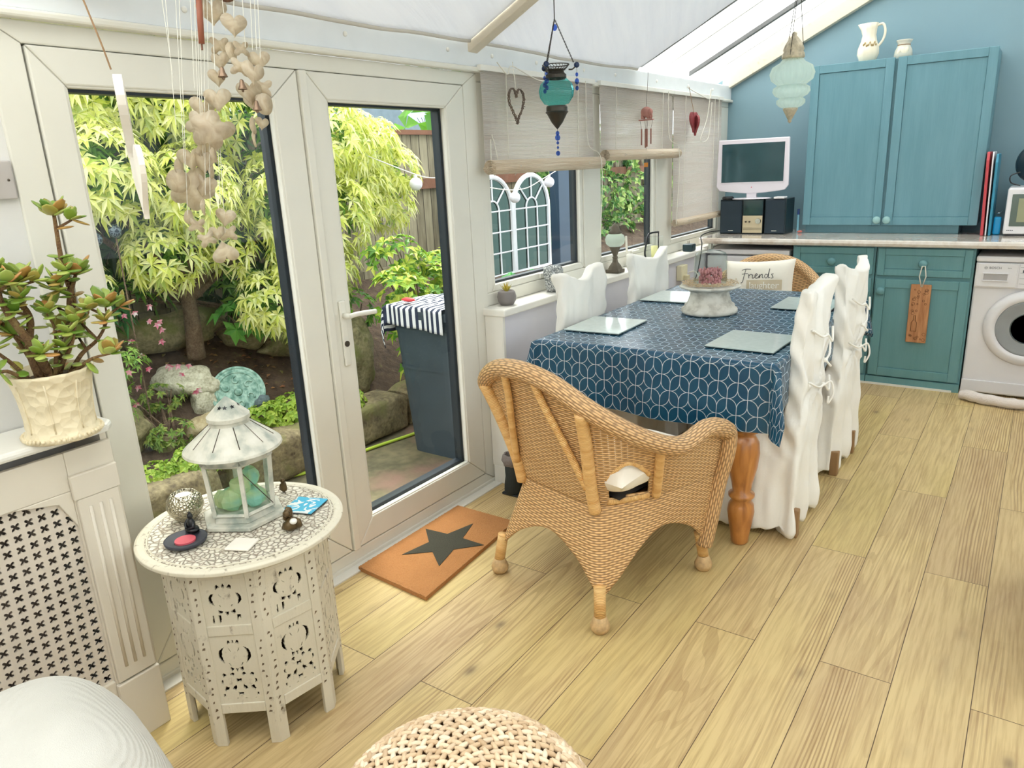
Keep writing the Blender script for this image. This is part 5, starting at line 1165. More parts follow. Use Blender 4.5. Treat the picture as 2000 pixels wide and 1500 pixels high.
g = G().add([(sc_.x, sc_.y, .0185)] + [(p[0], p[1], .0185) for p in pts], [(0, 1 + i, 1 + (i + 1) % 10) for i in range(10)]); g.build('star', COIRB.mat, t, solid=.002)
# boots behind the wicker chair
BOOT = plain('black_boot_fabric', rgb(34, 38, 34), .8, bump=.001); FUR = plain('grey_fleece', rgb(128, 118, 112), .95, bump=.008, bs=90)
for k, (bx, by, lab) in enumerate(((-1.885, 2.60, 'black boot with fleece cuff by the skirting, left of the pair'), (-1.80, 2.66, 'black boot with fleece cuff, right of the pair, behind the armchair'))):
    t = thing('boot', lab, 'boot', (bx, by, 0), group='pair of fleece boots'); g = G()
    g.lathe([(.001, .0), (.040, .002), (.046, .02), (.044, .05), (.038, .09), (.040, .16), (.001, .17)], 20, (bx, by, 0)).ell((bx + .01, by + .07, .035), (.042, .075, .035), 14, 10); g.build('shaft', BOOT, t, smooth=True)
    G().lathe([(.03, .14), (.045, .15), (.052, .175), (.046, .198), (.034, .20), (.030, .17)], 22, (bx, by, 0), lambda a, z: 1 + .08 * math.sin(7 * a + z * 60)).build('fleece_cuff', FUR, t, smooth=True)
    G().box(bx - .045, bx + .05, by - .04, by + .14, 0, .012).build('sole', BLACK, t, bev=.005)
# ---------------------------------------------------------------- kitchen end
MARB = Mat('marbled_worktop'); _n = MARB.noise(5, 6, rough=.65, dist=1.2); _f = MARB.noise(40, 4); MARB.set('Base Color', MARB.ramp(_n * .7 + _f * .3, [(.3, rgb(186, 168, 152)), (.48, rgb(216, 206, 194)), (.7, rgb(232, 228, 222))])).set('Roughness', .14).set('Coat Weight', .5)
g = G()
pr = [(5.848, .895), (5.145, .895), (5.133, .90), (5.128, .915), (5.133, .93), (5.145, .936), (5.848, .936)]
g.add([(-1.985, a, b) for a, b in pr] + [(.93, a, b) for a, b in pr], [tuple(range(7)), tuple(range(7, 14))[::-1]] + [(i, 7 + i, 7 + (i + 1) % 7, (i + 1) % 7) for i in range(7)])
g.f = [f[::-1] for f in g.f]
tag(g.build('worktop', MARB.mat), 'pale marbled laminate worktop along the blue wall', 'worktop')
def panel_front(g, x0, x1, z0, z1, y, fr=.05, dp=.018):
    """framed front with a recessed centre panel, facing -y"""
    g.box(x0, x0 + fr, y, y + dp, z0, z1).box(x1 - fr, x1, y, y + dp, z0, z1).box(x0 + fr, x1 - fr, y, y + dp, z1 - fr, z1).box(x0 + fr, x1 - fr, y, y + dp, z0, z0 + fr)
    g.box(x0 + fr, x1 - fr, y + .009, y + dp, z0 + fr, z1 - fr)
def knob(x, z, y, mat, par, r=.026): 
    o = G().lathe([(.001, .034), (r * .7, .032), (r, .024), (r * .9, .014), (.009, .008), (.009, 0), (.001, 0)], 22).build('knob', mat, par, smooth=True)
    L = Matrix.Translation((x, y, z)) @ Matrix.Rotation(PI / 2, 4, 'X')
    for v in o.data.vertices: v.co = L @ v.co
    if par.type != 'EMPTY': o.location = (0, 0, 0)
    return o
def base_unit(x0, x1, lab, dk):
    t = thing('base_cabinet', lab, 'cabinet', ((x0 + x1) / 2, 5.45, 0), group='teal base cabinets')
    G().box(x0, x1, 5.19, 5.80, .03, .893).build('carcass', TEALD, t, bev=.002)
    g = G(); panel_front(g, x0 + .01, x1 - .012, .715, .885, 5.168, .042); d = g.build('drawer', TEALD, t, bev=.003); knob((x0 + x1) / 2, .795, 5.169, TEALD, d)
    g = G(); panel_front(g, x0 + .01, x1 - .012, .06, .693, 5.168, .055); d = g.build('door', TEALD, t, bev=.003); knob(x1 - .045 if dk else x0 + .045, .618, 5.169, TEALD, d)
    G().box(x0, x1, 5.165, 5.19, 0.0, .052).build('plinth', TEALD, t); return t
base_unit(-1.345, -.832, 'teal base cabinet with plain drawer knob behind the covered chairs', True)
base_unit(-.828, -.292, 'teal base cabinet with a wooden board hanging from its drawer knob', False)
struct(G().box(-.92, -.33, 5.155, 5.165, 0, .012), 'baseboard_kitchen', TRIM)
# white appliance left of the cabinets
APPL = plain('white_appliance', rgb(232, 230, 232), .3, var=.01)
t = thing('under_counter_fridge', 'white appliance under the left end of the worktop', 'fridge', (-1.66, 5.5, 0))
G().box(-1.94, -1.37, 5.23, 5.78, .01, .85).build('body', APPL, t, bev=.008); G().box(-1.94, -1.37, 5.18, 5.228, .06, .81).build('door', APPL, t, bev=.01); G().box(-1.945, -1.365, 5.175, 5.78, .822, .855).build('top_panel', APPL, t, bev=.006)
struct(G().box(-1.925, -1.905, 5.16, 5.20, .856, .895), 'trim_40', TRIM, 'small white batten under the worktop end')
# washing machine
t = thing('washing_machine', 'white washing machine with round glass door at the right edge', 'washing machine', (.015, 5.45, 0)); WX0, WX1 = -.285, .315
G().box(WX0, WX1, 5.19, 5.76, .01, .815).build('body', APPL, t, bev=.01); G().box(WX0, WX1, 5.165, 5.76, .817, .85).build('lid', APPL, t, bev=.008)
G().box(WX0, WX1, 5.180, 5.192, .02, .092).build('kick_panel', APPL, t, bev=.003)
p = G().box(WX0 + .002, WX1 - .002, 5.170, 5.19, .665, .812).build('control_panel', APPL, t, bev=.006)
d = G().box(WX0 + .012, -.075, 5.166, 5.172, .672, .808).build('detergent_drawer', APPL, t, bev=.004)
g = G().box(-.245, -.115, 5.158, 5.170, .748, .754).box(-.245, -.115, 5.156, 5.168, .706, .712).box(-.245, -.239, 5.160, 5.168, .71, .75).box(-.121, -.115, 5.160, 5.168, .71, .75); g.build('drawer_handle', APPL, d, bev=.002)
G().box(-.239, -.121, 5.163, 5.1665, .713, .747).build('handle_recess', plain('grey_recess', rgb(176, 172, 170), .5), d)
LOGO = plain('grey_print', rgb(84, 88, 96), .5)
FX = lambda x, z, y=5.1655: Matrix.Translation((x, y, z)) @ Matrix.Rotation(PI / 2, 4, 'X')
text('BOSCH', 'brand_lettering', .018, LOGO, t, FX(-.185, .783), space=1.05)
text('Serie', 'model_lettering', .009, LOGO, t, FX(-.115, .784))
g = G().tube([(-.232 + .007 * math.cos(a / 8 * PI), 5.165, .783 + .007 * math.sin(a / 8 * PI)) for a in range(16)], .0008, 4, closed=True).box(-.2365, -.2275, 5.1645, 5.166, .782, .784); g.build('ring_logo', LOGO, t)
g = G()
for i in range(4): g.box(-.062, -.035, 5.1685, 5.170, .79 - i * .032, .791 - i * .032)
g.box(-.05, -.035, 5.1685, 5.170, .76, .775); g.box(-.068, -.0675, 5.1685, 5.1702, .67, .81).build('panel_print', LOGO, t)
DC = (.015, .435)
def ringy(prof, n=56):
    g = G().lathe(prof, n); g.v = [(DC[0] + v[0], 5.19 - v[2], DC[1] + v[1]) for v in g.v]; return g
dr = ringy([(.150, .0), (.222, .0), (.226, .012), (.215, .030), (.188, .040), (.168, .038), (.160, .024), (.150, .02)]).build('door_ring', APPL, t, smooth=True)
ringy([(.001, .026), (.08, .030), (.13, .026), (.160, .022)]).build('door_glass', plain('dark_door_glass', rgb(54, 72, 76), .06, coat=1.0), dr, smooth=True)
ringy([(.150, .0255), (.160, .0255), (.163, .030), (.158, .033), (.150, .030)]).build('inner_bezel', plain('grey_bezel', rgb(150, 154, 156), .4), dr, smooth=True)
ringy([(.085, .0300), (.088, .0315), (.091, .0298)]).build('glass_rim', plain('grey_rim', rgb(84, 96, 98), .2), dr, smooth=True)
# rolled towel on the floor
TOW = plain('white_towel', rgb(226, 216, 208), .95, bump=.004, bs=120)
g = G(); P = catmull([(-.27, 5.04, .035), (-.18, 5.00, .035), (-.02, 4.96, .034), (.12, 4.98, .034), (.3, 5.02, .034), (.5, 5.05, .034)], 14)
g.tube(P, [.030 + .005 * mn.noise(p * 20) for p in P], 22)
sp = [(-.272 - .002 * i * 0, 5.04 + (.004 + .0006 * i) * math.cos(i * .5), .036 + (.004 + .0006 * i) * math.sin(i * .5)) for i in range(42)]
g.tube([(a - .004, b, c) for a, b, c in sp], .0035, 6); g.v = [tuple(Vector(v) + Vector((0, 0, .006 * mn.noise(Vector(v) * 25)))) for v in g.v]
tag(g.build('rolled_towel', TOW, smooth=True), 'rolled white towel laid along the foot of the washing machine', 'towel')
# wooden board hanging from the drawer knob
BRD = Mat('branded_oak_board'); x, y, z = BRD.xyz(); _n = BRD.noise(14, 4, BRD.comb(x * 4, y, z * .5)); BRD.set('Base Color', BRD.ramp(_n, [(.3, rgb(166, 110, 68)), (.7, rgb(206, 150, 104))])).set('Roughness', .6)
t = thing('hanging_board', 'small wooden board with burnt bubble and bottle pattern hanging from the knob', 'board', (-.556, 5.15, .30))
g = G().prism([(-.613, .302), (-.500, .302), (-.500, .67), (-.613, .67)], .014, 'y', 5.148); g.build('board', BRD.mat, t, bev=.005)
G().tube([(-.556, 5.146, .655), (-.572, 5.142, .72), (-.560, 5.130, .785), (-.545, 5.130, .785), (-.536, 5.142, .72), (-.552, 5.146, .655)], .0035, 8).build('cord_loop', CORD, t, smooth=True)
BURN = plain('burnt_marks', rgb(96, 60, 36), .8)
for i in range(30):
    x_, z_ = -.556 + random.uniform(-.042, .042), (random.uniform(.47, .64) if i < 21 else random.uniform(.32, .36)); r = random.choice((.004, .006, .009))
    G().tube([(x_ + r * math.cos(a * PI / 7), 5.1472, z_ + r * math.sin(a * PI / 7)) for a in range(14)], .0008, 4, closed=True).build('bubble_mark', BURN, t)
G().tube([(-.59, 5.147, .375), (-.59, 5.147, .43), (-.580, 5.147, .445), (-.580, 5.147, .475), (-.570, 5.147, .475), (-.570, 5.147, .445), (-.560, 5.147, .43), (-.560, 5.147, .375)], .0016, 4, closed=True).build('bottle_mark', BURN, t)
# wall cupboard
t = thing('wall_cupboard', 'tall blue two-door cupboard standing on the worktop against the blue wall', 'cabinet', (-.86, 5.7, .936)); CY_ = 5.55
G().box(-1.385, -.33, CY_ + .022, 5.845, .995, 2.03).build('carcass', TEAL, t, bev=.003); G().box(-1.375, -.43, CY_ + .05, 5.84, .937, .995).build('plinth', TEAL, t)
for (a, b, kx) in ((-1.388, -.884, -.905), (-.866, -.328, -.845)):
    g = G(); panel_front(g, a, b, .993, 2.035, CY_, .052, .02); d = g.build('door', TEAL, t, bev=.003); knob(kx, 1.028, CY_ + .001, plain('pale_blue_knob', rgb(150, 190, 190), .35), d, .025)
# things on the cupboard
CER = plain('cream_glazed_ceramic', rgb(236, 228, 206), .2, coat=.5, var=.02)
t = thing('ceramic_jug', 'tall cream pitcher with a handle on top of the wall cupboard', 'jug', (-1.068, 5.66, 2.031))
def jug(a, z): 
    k = 1 + .02 * math.cos(10 * a)
    if z > .17: k += (z - .17) / .07 * .45 * max(0, math.cos(a - PI)) ** 6
    return k
G().lathe([(.001, 0), (.040, .0), (.052, .015), (.066, .05), (.064, .085), (.048, .13), (.041, .165), (.044, .20), (.052, .235), (.049, .236), (.04, .20), (.037, .165), (.04, .13)], 48, (-1.068, 5.66, 2.031), jug, cap=False).build('body', CER, t, smooth=True)
G().tube(catmull([(-1.025, 5.66, 2.25), (-.99, 5.66, 2.255), (-.975, 5.66, 2.21), (-.985, 5.66, 2.16), (-1.015, 5.66, 2.12)], 8), .008, 10).build('handle', CER, t, smooth=True)
g = G()
for i in range(9):
    a = -1.9 + i * .16; g.ell((-1.068 + .062 * math.cos(a), 5.66 + .062 * math.sin(a), 2.031 + .105 + .01 * math.sin(i * 2)), (.006, .004, .008), 6, 5)
g.build('relief_leaves', plain('gilt_relief', rgb(180, 158, 110), .4), t, smooth=True)
t = thing('small_vase', 'small cream vase with pale leaves and a tied neck beside the pitcher', 'vase', (-.858, 5.66, 2.031))
G().lathe([(.001, 0), (.046, 0), (.054, .02), (.050, .05), (.038, .075), (.034, .085), (.044, .105), (.047, .112), (.042, .111), (.031, .085)], 40, (-.858, 5.66, 2.031), lambda a, z: 1 + (.06 * math.sin(5 * a) if z > .1 else 0), cap=False).build('body', plain('grey_cream_ceramic', rgb(206, 204, 190), .4), t, smooth=True)
G().tube([(-.858 + .036 * math.cos(a * PI / 12), 5.66 + .036 * math.sin(a * PI / 12), 2.031 + .082) for a in range(24)], .003, 6, closed=True).build('neck_tie', ROPE, t)
g = G()
for a, tl in ((-2.0, .5), (-1.5, -.3), (-1.1, .4)):
    c = Vector((-.858 + .05 * math.cos(a), 5.66 + .05 * math.sin(a), 2.031 + .045)); g.ell(c, (.014, .004, .022), 8, 6, Matrix.Rotation(a + PI / 2, 3, 'Z') @ Matrix.Rotation(tl, 3, 'Y'))
g.build('leaf_relief', CER, t, smooth=True)
# stereo, tv
SPK = plain('black_speaker_cloth', rgb(34, 50, 62), .7); SPK2 = plain('dark_speaker_case', rgb(26, 40, 46), .3)
for k, (xc, w_, rz, lab) in enumerate(((-1.865, .165, .06, 'black stereo speaker nearest the window'), (-1.545, .150, -.04, 'black stereo speaker nearest the wall cupboard'))):
    t = thing('speaker', lab, 'speaker', (xc, 5.50, .937), rz, group='pair of stereo speakers')
    G().box(-w_ / 2, w_ / 2, -.06, .12, 0, .245).build('case', SPK2, t, world=False, bev=.004); G().box(-w_ / 2 + .006, w_ / 2 - .006, -.072, -.06, .006, .238).build('grille', SPK, t, world=False, bev=.006)
    G().box(-.018, .018, -.0735, -.0715, .022, .027).build('badge', CHROME, t, world=False)
t = thing('stereo', 'black and champagne compact stereo between the two speakers', 'stereo', (-1.705, 5.50, .937))
G().box(-.072, .072, -.06, .16, 0, .243).build('case', SPK2, t, world=False, bev=.003); G().box(-.070, .070, -.066, -.06, .135, .24).build('display', plain('smoked_display', rgb(24, 52, 58), .08), t, world=False, bev=.002)
p = G().box(-.070, .070, -.070, -.06, .008, .130).build('front_panel', plain('champagne_panel', rgb(206, 192, 160), .4), t, world=False, bev=.002)
def fknob(x, z, r, par, y=-.07): 
    o = G().lathe([(.001, .012), (r * .9, .012), (r, .006), (r, 0), (.001, 0)], 24).build('dial', CHROME if r > .015 else STEEL, par, world=False, smooth=False)
    for v in o.data.vertices: v.co = Matrix.Translation((x, y, z)) @ Matrix.Rotation(PI / 2, 4, 'X') @ v.co
fknob(.043, .092, .021, p); fknob(-.045, .088, .006, p); fknob(-.018, .088, .006, p)
G().box(-.066, .066, -.0715, -.07, .042, .044).box(-.066, .066, -.0715, -.07, .03, .032).build('tray_lines', STEEL, p, world=False)
t = thing('television', 'small white flat television standing on the stereo', 'television', (-1.73, 5.47, 1.183), .10)
TVW = plain('pearl_white_plastic', rgb(232, 226, 234), .18, var=.01, coat=.4); W_, H0, H1 = .247, .055, .412
b = [(-W_ + .004, H1), (-W_ - .004, H0 + .035)] + [(-W_ + .02 + (2 * W_ - .04) * i / 14, H0 + .004 - .020 * math.sin(PI * i / 14)) for i in range(15)] + [(W_ + .004, H0 + .035), (W_ - .004, H1)]
sc0 = (-.215, .215, .118, .382)
g = G().prism(b, .03, 'y', -.015); g.build('casing', TVW, t, world=False, bev=.006)
G().box(sc0[0], sc0[1], -.018, -.012, sc0[2], sc0[3]).build('screen', plain('dark_green_grey_screen', rgb(46, 78, 84), .10), t, world=False)
g = G().box(sc0[0] - .006, sc0[1] + .006, -.0175, -.012, sc0[3], sc0[3] + .006).box(sc0[0] - .006, sc0[1] + .006, -.0175, -.012, sc0[2] - .006, sc0[2]).box(sc0[0] - .006, sc0[0], -.0175, -.012, sc0[2], sc0[3]).box(sc0[1], sc0[1] + .006, -.0175, -.012, sc0[2], sc0[3]); g.build('screen_lip', TVW, t, world=False)
G().box(-.035, .035, -.01, .02, .008, .05).build('stand_neck', TVW, t, world=False, bev=.004)
G().lathe([(.001, 0), (.12, 0), (.12, .004), (.10, .009), (.001, .011)], 40).build('stand_base', TVW, t, world=False, smooth=True).scale = (1.15, .6, 1)
G().ell((.0, -.0165, .082), (.004, .002, .004)).build('power_light', plain('red_light', rgb(220, 80, 100), .4), t, world=False)
tag(G().lathe([(.001, 0), (.040, 0), (.042, .012), (.034, .02), (.001, .022)], 28, (-1.895, 5.45, 1.183)).build('tape_reel', BLACK, bev=.001), 'small round black puck on top of the left speaker', 'gadget')
tag(G().box(-1.56, -1.485, 5.42, 5.50, 1.183, 1.197).build('white_remote', APPL, bev=.005), 'white handset lying on the right speaker', 'remote control')
# right-hand worktop things
RED, WHT, BLU = plain('red_plastic_tray', rgb(196, 70, 78), .4), plain('white_plastic_tray', rgb(236, 232, 234), .35), plain('blue_plastic_tray', rgb(52, 138, 168), .4)
def tray(x, m, lab, h, th, dx):
    pts = [(5.48, 0), (5.76, 0), (5.765, h * .9), (5.74, h), (5.50, h), (5.475, h * .9)]
    o = G().prism(pts, th, 'x', 0).build('tray', m, bev=.004, loc=(x, 0, .937)); o.rotation_euler = (0, math.radians(-dx), 0); return tag(o, lab, 'tray', 'trays standing beside the cupboard')
tray(-.302, RED, 'red tray standing on edge next to the wall cupboard', .50, .016, 2.0); tray(-.278, WHT, 'thin white tray standing between the red and the blue tray', .50, .008, 1.4); tray(-.262, BLU, 'blue tray standing on edge nearest the bottle', .485, .014, 1.0)
t = thing('bottle', 'bright cyan bottle with wire handle between the trays and the microwave', 'bottle', (-.222, 5.58, .937))
G().box(-.243, -.203, 5.555, 5.60, .937, 1.045).build('body', plain('cyan_plastic', rgb(30, 176, 236), .3), t, bev=.008)
G().tube(catmull([(-.236, 5.578, 1.045), (-.23, 5.578, 1.065), (-.215, 5.578, 1.07), (-.208, 5.578, 1.085)], 5), .003, 6).build('handle', CHROME, t)
t = thing('microwave', 'white microwave oven at the right edge of the worktop', 'microwave', (.03, 5.65, .937))
G().box(-.188, .27, 5.50, 5.82, .945, 1.222).build('body', APPL, t, bev=.012); dr = G().box(-.186, .15, 5.486, 5.50, .948, 1.216).build('door', APPL, t, bev=.012)
G().box(-.160, .125, 5.482, 5.488, .995, 1.185).build('window', plain('smoked_window', rgb(92, 106, 98), .12), dr, bev=.012); G().box(-.125, .09, 5.4805, 5.4825, 1.02, 1.16).build('window_mesh', plain('beige_mesh', rgb(150, 152, 120), .5), dr, bev=.006)
G().box(-.18, .26, 5.50, 5.80, .937, .946).build('feet', BLACK, t)
g = G()
for i in range(4): g.box(-.168 + i * .009, -.162 + i * .009, 5.4852, 5.4865, .968, .974)
g.build('maker_badge', LOGO, dr)
t = thing('frying_pan', 'dark round pan leaning on edge on top of the microwave', 'pan', (-.10, 5.62, 1.222))
g = G().lathe([(.001, 0), (.115, 0), (.128, .03), (.124, .03), (.112, .006), (.001, .006)], 40); Mx = Matrix.Translation((-.045, 5.60, 1.352)) @ Matrix.Rotation(math.radians(-78), 4, 'X'); g.v = [tuple(Mx @ Vector(v)) for v in g.v]; g.build('pan_body', plain('dark_enamel', rgb(40, 56, 66), .4), t, smooth=True)
G().tube(catmull([(-.14, 5.56, 1.31), (-.185, 5.55, 1.29), (-.18, 5.55, 1.25), (-.13, 5.55, 1.232)], 6), .004, 6).build('cable_loop', BLACK, t)
t = thing('pen', 'slim blue capped pen standing at the left edge of the cupboard', 'pen', (-1.43, 5.60, .937)); G().tube([(-1.43, 5.60, .937), (-1.432, 5.61, 1.06)], .007, 8).build('barrel', plain('light_blue_plastic', rgb(150, 214, 236), .3), t); G().tube([(-1.432, 5.61, 1.06), (-1.433, 5.612, 1.10)], .008, 8).build('cap', plain('navy_plastic', rgb(26, 66, 140), .3), t)
tag(G().ell((-1.405, 5.56, .946), (.018, .010, .008), nz=.3).build('clothes_peg', plain('pink_red_plastic', rgb(206, 120, 110), .5)), 'pinkish peg lying at the foot of the pen', 'peg')
# ---------------------------------------------------------------- blinds and hangings
BL = Mat('woven_wood_blind'); x, y, z = BL.xyz('UV'); _s = ((y / .0062).fract() * PI).sin(); _i = (y / .0062).floor(); _r = BL.noise(1.0, 3, BL.comb(x * 1.3, _i * .43)); _w = BL.noise(2.2, 2, BL.comb(x * .6, y * 9))
_th = ((x / .155).fract() - .5).abs().lt(.006)
BL.set('Base Color', BL.mix(_th * .6, BL.ramp(_r * .6 + _w * .4, [(.3, rgb(216, 202, 190)), (.5, rgb(234, 226, 218)), (.7, rgb(244, 240, 236))]), rgb(240, 236, 228))).set('Roughness', .7).bump(_s + _w, .003); BL.translucent(.45, (.92, .89, .86, 1)); BL.holes((_s.lt(.12)) * _r.gt(.52) * .8); BL = BL.mat
BLR = Mat('rolled_wood_blind'); x, y, z = BLR.xyz('UV'); _s = ((y / .006).fract() * PI).sin(); _r = BLR.noise(1.0, 3, BLR.comb(x * 2.0, (y / .006).floor() * .41)); BLR.set('Base Color', BLR.ramp(_r, [(.3, rgb(206, 182, 152)), (.7, rgb(236, 222, 200))])).set('Roughness', .6).bump(_s, .002); BLR = BLR.mat
def blind(y0, y1, zr_, R, xf, lab, right_cord=True, ztop=1.897):
    t = thing('roller_blind', lab, 'blind', (xf, (y0 + y1) / 2, zr_), group='woven wood blinds')
    G().box(xf - .012, xf + .012, y0 - .01, y1 + .01, ztop - .02, ztop + .004).build('headrail', TRIM, t, bev=.003)
    def fn(u, v): return (xf - .002 + .003 * math.sin(v * 3), y0 + (y1 - y0) * u, zr_ + (ztop - .02 - zr_) * (1 - v))
    L = ztop - zr_; G().grid(fn, 24, 30, lambda u, v: (u * (y1 - y0), L * v)).build('slat_panel', BL, t, solid=.0015)
    # spiral roll
    n = 150; turns = 4.5; pts = []
    for i in range(n + 1):
        a = i / n * turns * 2 * PI; r = R * (.16 + .84 * i / n); pts.append((xf - .002 + R + r * math.cos(PI - a + turns * 2 * PI) , zr_ - .0 + r * math.sin(PI - a + turns * 2 * PI) * .9))
    ln = [0]
    for i in range(n): ln.append(ln[-1] + math.hypot(pts[i + 1][0] - pts[i][0], pts[i + 1][1] - pts[i][1]))
    def fr(u, v): k = int(round(v * n)); return (pts[k][0], y0 - .014 + (y1 - y0 + .028) * u, pts[k][1])
    G().grid(fr, 6, n, lambda u, v: (u * (y1 - y0), ln[int(round(v * n))])).build('roll', BLR, t, solid=.0025, smooth=True)
    for yy in (y0 + .17, y1 - .17): G().tube([(xf + .012, yy, ztop - .015), (xf + .006, yy, zr_ + R), (xf + 2 * R + .004, yy, zr_), (xf + R, yy, zr_ - R - .003)], .0016, 5).build('lift_cord', CORD, t)
    G().tube(catmull([(xf + .016, y1 - .10, ztop - .01), (xf + .02, y1 - .09, zr_ + .1), (xf + 2 * R + .01, y1 - .06, zr_), (xf + .05, y1 - .03, max(.90, zr_ - .45))], 6), .002, 5).build('pull_cord', CORD, t)
    return t
blind(2.685, 3.655, 1.485, .036, -2.015, 'woven wood blind rolled half up over the first window'); blind(3.735, 4.70, 1.52, .034, -2.015, 'woven wood blind rolled half up over the second window')
blind(4.725, 5.60, 1.075, .026, -2.017, 'woven wood blind let almost fully down beside the television')
HOOKC = catmull([(-1.995, 2.78, 1.915), (-1.985, 2.84, 1.87), (-1.985, 2.88, 1.905), (-1.985, 3.1, 1.86), (-1.985, 3.3, 1.88)], 8)
tag(G().tube(HOOKC, .0025, 6).tube(catmull([(-1.99, 2.70, 1.60), (-1.985, 2.69, 1.5), (-1.985, 2.71, 1.45), (-1.98, 2.73, 1.52), (-1.99, 2.71, 1.62)], 6), .002, 5).build('blind_cord', CORD), 'white cord looped over the head of the first blind', 'cord', 'loose blind cords')
tag(G().tube(catmull([(-1.985, 4.86, 1.925), (-1.98, 5.0, 1.90), (-1.98, 5.25, 1.87), (-1.98, 5.27, 1.93), (-1.98, 5.22, 1.75), (-1.98, 5.1, 1.6), (-1.98, 5.25, 1.62), (-1.98, 5.3, 1.85)], 8), .0025, 6).build('blind_cord', CORD), 'white cord hanging in loops over the third blind', 'cord', 'loose blind cords')
# willow heart
t = thing('willow_heart', 'wire and twig heart hanging over the first blind', 'heart decoration', (-1.965, 2.86, 1.66))
TW = plain('brown_twig', rgb(112, 96, 84), .8); gg = G()
def heartp(a, w_, h): return (w_ * (math.sin(a) ** 3), h * (13 * math.cos(a) - 5 * math.cos(2 * a) - 2 * math.cos(3 * a) - math.cos(4 * a)) / 17)
for k in range(5):
    P = []
    for i in range(44):
        a = i / 44 * 2 * PI; u_, v_ = heartp(a, .058, .085); P.append((-1.960 + .006 * math.sin(i * 1.3 + k * 2), 2.865 + u_ + .003 * math.sin(i * 2.1 + k), 1.75 + v_ + .003 * math.cos(i * 1.7 + k * 1.4)))
    G().tube(P, .0018, 5, closed=True).build('twig_ring', TW, t)
for k in range(26):
    a = random.random() * 2 * PI; u_, v_ = heartp(a, .058, .085); p = Vector((-1.958, 2.865 + u_, 1.75 + v_)); gg.tube([p, p + Vector((random.uniform(0, .008), random.uniform(-.012, .012), random.uniform(-.01, .01)))], .0014, 4)
gg.build('thorns', TW, t); G().tube([(-1.96, 2.865, 1.81), (-1.97, 2.86, 1.92)], .0015, 5).build('string', CORD, t)
# red hearts
t = thing('red_heart', 'dark red wooden hearts hanging over the third blind', 'heart decoration', (-1.96, 4.92, 1.64)); RH = plain('dark_red_wood', rgb(142, 62, 66), .6)
for dy, dz, rz in ((-.012, .005, math.radians(90)), (.018, -.015, math.radians(134))):
    g = G().prism([(0 + heartp(i / 30 * 2 * PI, .062, .075)[0], heartp(i / 30 * 2 * PI, .062, .075)[1]) for i in range(30)][::-1], .014, 'y', -.007)
    Mx = Matrix.Translation((-1.955, 4.92 + dy, 1.715 + dz)) @ Matrix.Rotation(rz, 4, 'Z'); g.v = [tuple(Mx @ Vector(v)) for v in g.v]; g.build('heart', RH, t, bev=.004)
G().tube([(-1.955, 4.92, 1.75), (-1.975, 4.87, 1.925)], .002, 5).build('string', ROPE, t)
# elephant chime
t = thing('wind_chime', 'terracotta elephant wind chime with small metal tubes over the second blind', 'wind chime', (-1.955, 4.2, 1.56)); TC = plain('terracotta', rgb(186, 132, 122), .8); EX, EY = -1.962, 4.2
g = G().ell((EX, EY, 1.752), (.034, .026, .030), 14, 10).ell((EX + .03, EY - .012, 1.75), (.016, .014, .02), 10, 8).tube([(EX + .04, EY - .02, 1.745), (EX + .046, EY - .024, 1.725), (EX + .042, EY - .024, 1.712)], [.007, .005, .004], 8)
for a, b in ((-.02, -.012), (.016, -.012), (-.02, .012), (.016, .012)): g.tube([(EX + a, EY + b, 1.74), (EX + a, EY + b, 1.715)], .008, 8)
g.build('elephant', TC, t, smooth=True); G().box(EX - .045, EX + .045, EY - .012, EY + .012, 1.706, 1.713).build('base', TC, t, bev=.003)
for k, (a, b, c) in enumerate(((-.026, -.008, 1.57), (-.009, .008, 1.555), (.009, -.008, 1.56), (.026, .008, 1.575))):
    G().tube([(EX + a * 1.4, EY + b, 1.706), (EX + a, EY + b, 1.66)], .001, 4).build('string', TW, t); G().tube([(EX + a, EY + b, 1.66), (EX + a, EY + b, c)], .0045, 8).build('chime_tube', plain('copper_tube', rgb(150, 104, 92), .4, metal=.4), t)
G().tube([(EX, EY, 1.706), (EX, EY, 1.46)], .001, 4).build('string', TW, t); G().box(EX - .012, EX + .012, EY - .002, EY + .002, 1.445, 1.47).build('cork_sail', plain('orange_sail', rgb(206, 130, 50), .6), t)
G().tube([(EX, EY, 1.78), (EX + .012, EY, 2.0)], .0012, 4).build('string', TW, t)
# turquoise hanging lantern
TQ = glassy('turquoise_glass', (.42, .88, .88, 1), .02); ORN = plain('dark_filigree_metal', rgb(70, 66, 60), .4, metal=.7); BLB = glassy('blue_bead_glass', (.25, .40, .85, 1), .03)
HX, HY = -1.632, 2.667; z0 = 1.758
t = thing('hanging_lantern', 'turquoise ribbed glass lantern on three chains with blue beads', 'lantern', (HX, HY, 1.5))
G().lathe([(.022, -.052), (.045, -.045), (.061, -.02), (.064, .004), (.058, .028), (.042, .044), (.036, .05)], 64, (HX, HY, z0), lambda a, z: 1 + .10 * abs(math.cos(8 * a)), cap=False).build('glass_globe', TQ, t, smooth=True)
G().lathe([(.036, .046), (.040, .05), (.040, .062), (.034, .066), (.030, .075), (.034, .08)], 40, (HX, HY, z0), cap=False).build('collar', ORN, t, solid=.002)
G().lathe([(.040, -.052), (.042, -.058), (.042, -.072), (.046, -.076), (.040, -.082), (.022, -.115), (.006, -.135), (.001, -.14)], 32, (HX, HY, z0)).build('finial', ORN, t)
g = G(); g.tube([(HX + .052 * math.cos(a * PI / 16), HY + .052 * math.sin(a * PI / 16), z0 + .098) for a in range(32)], .002, 6, closed=True).tube([(HX + .036 * math.cos(a * PI / 16), HY + .036 * math.sin(a * PI / 16), z0 + .08) for a in range(32)], .002, 6, closed=True)
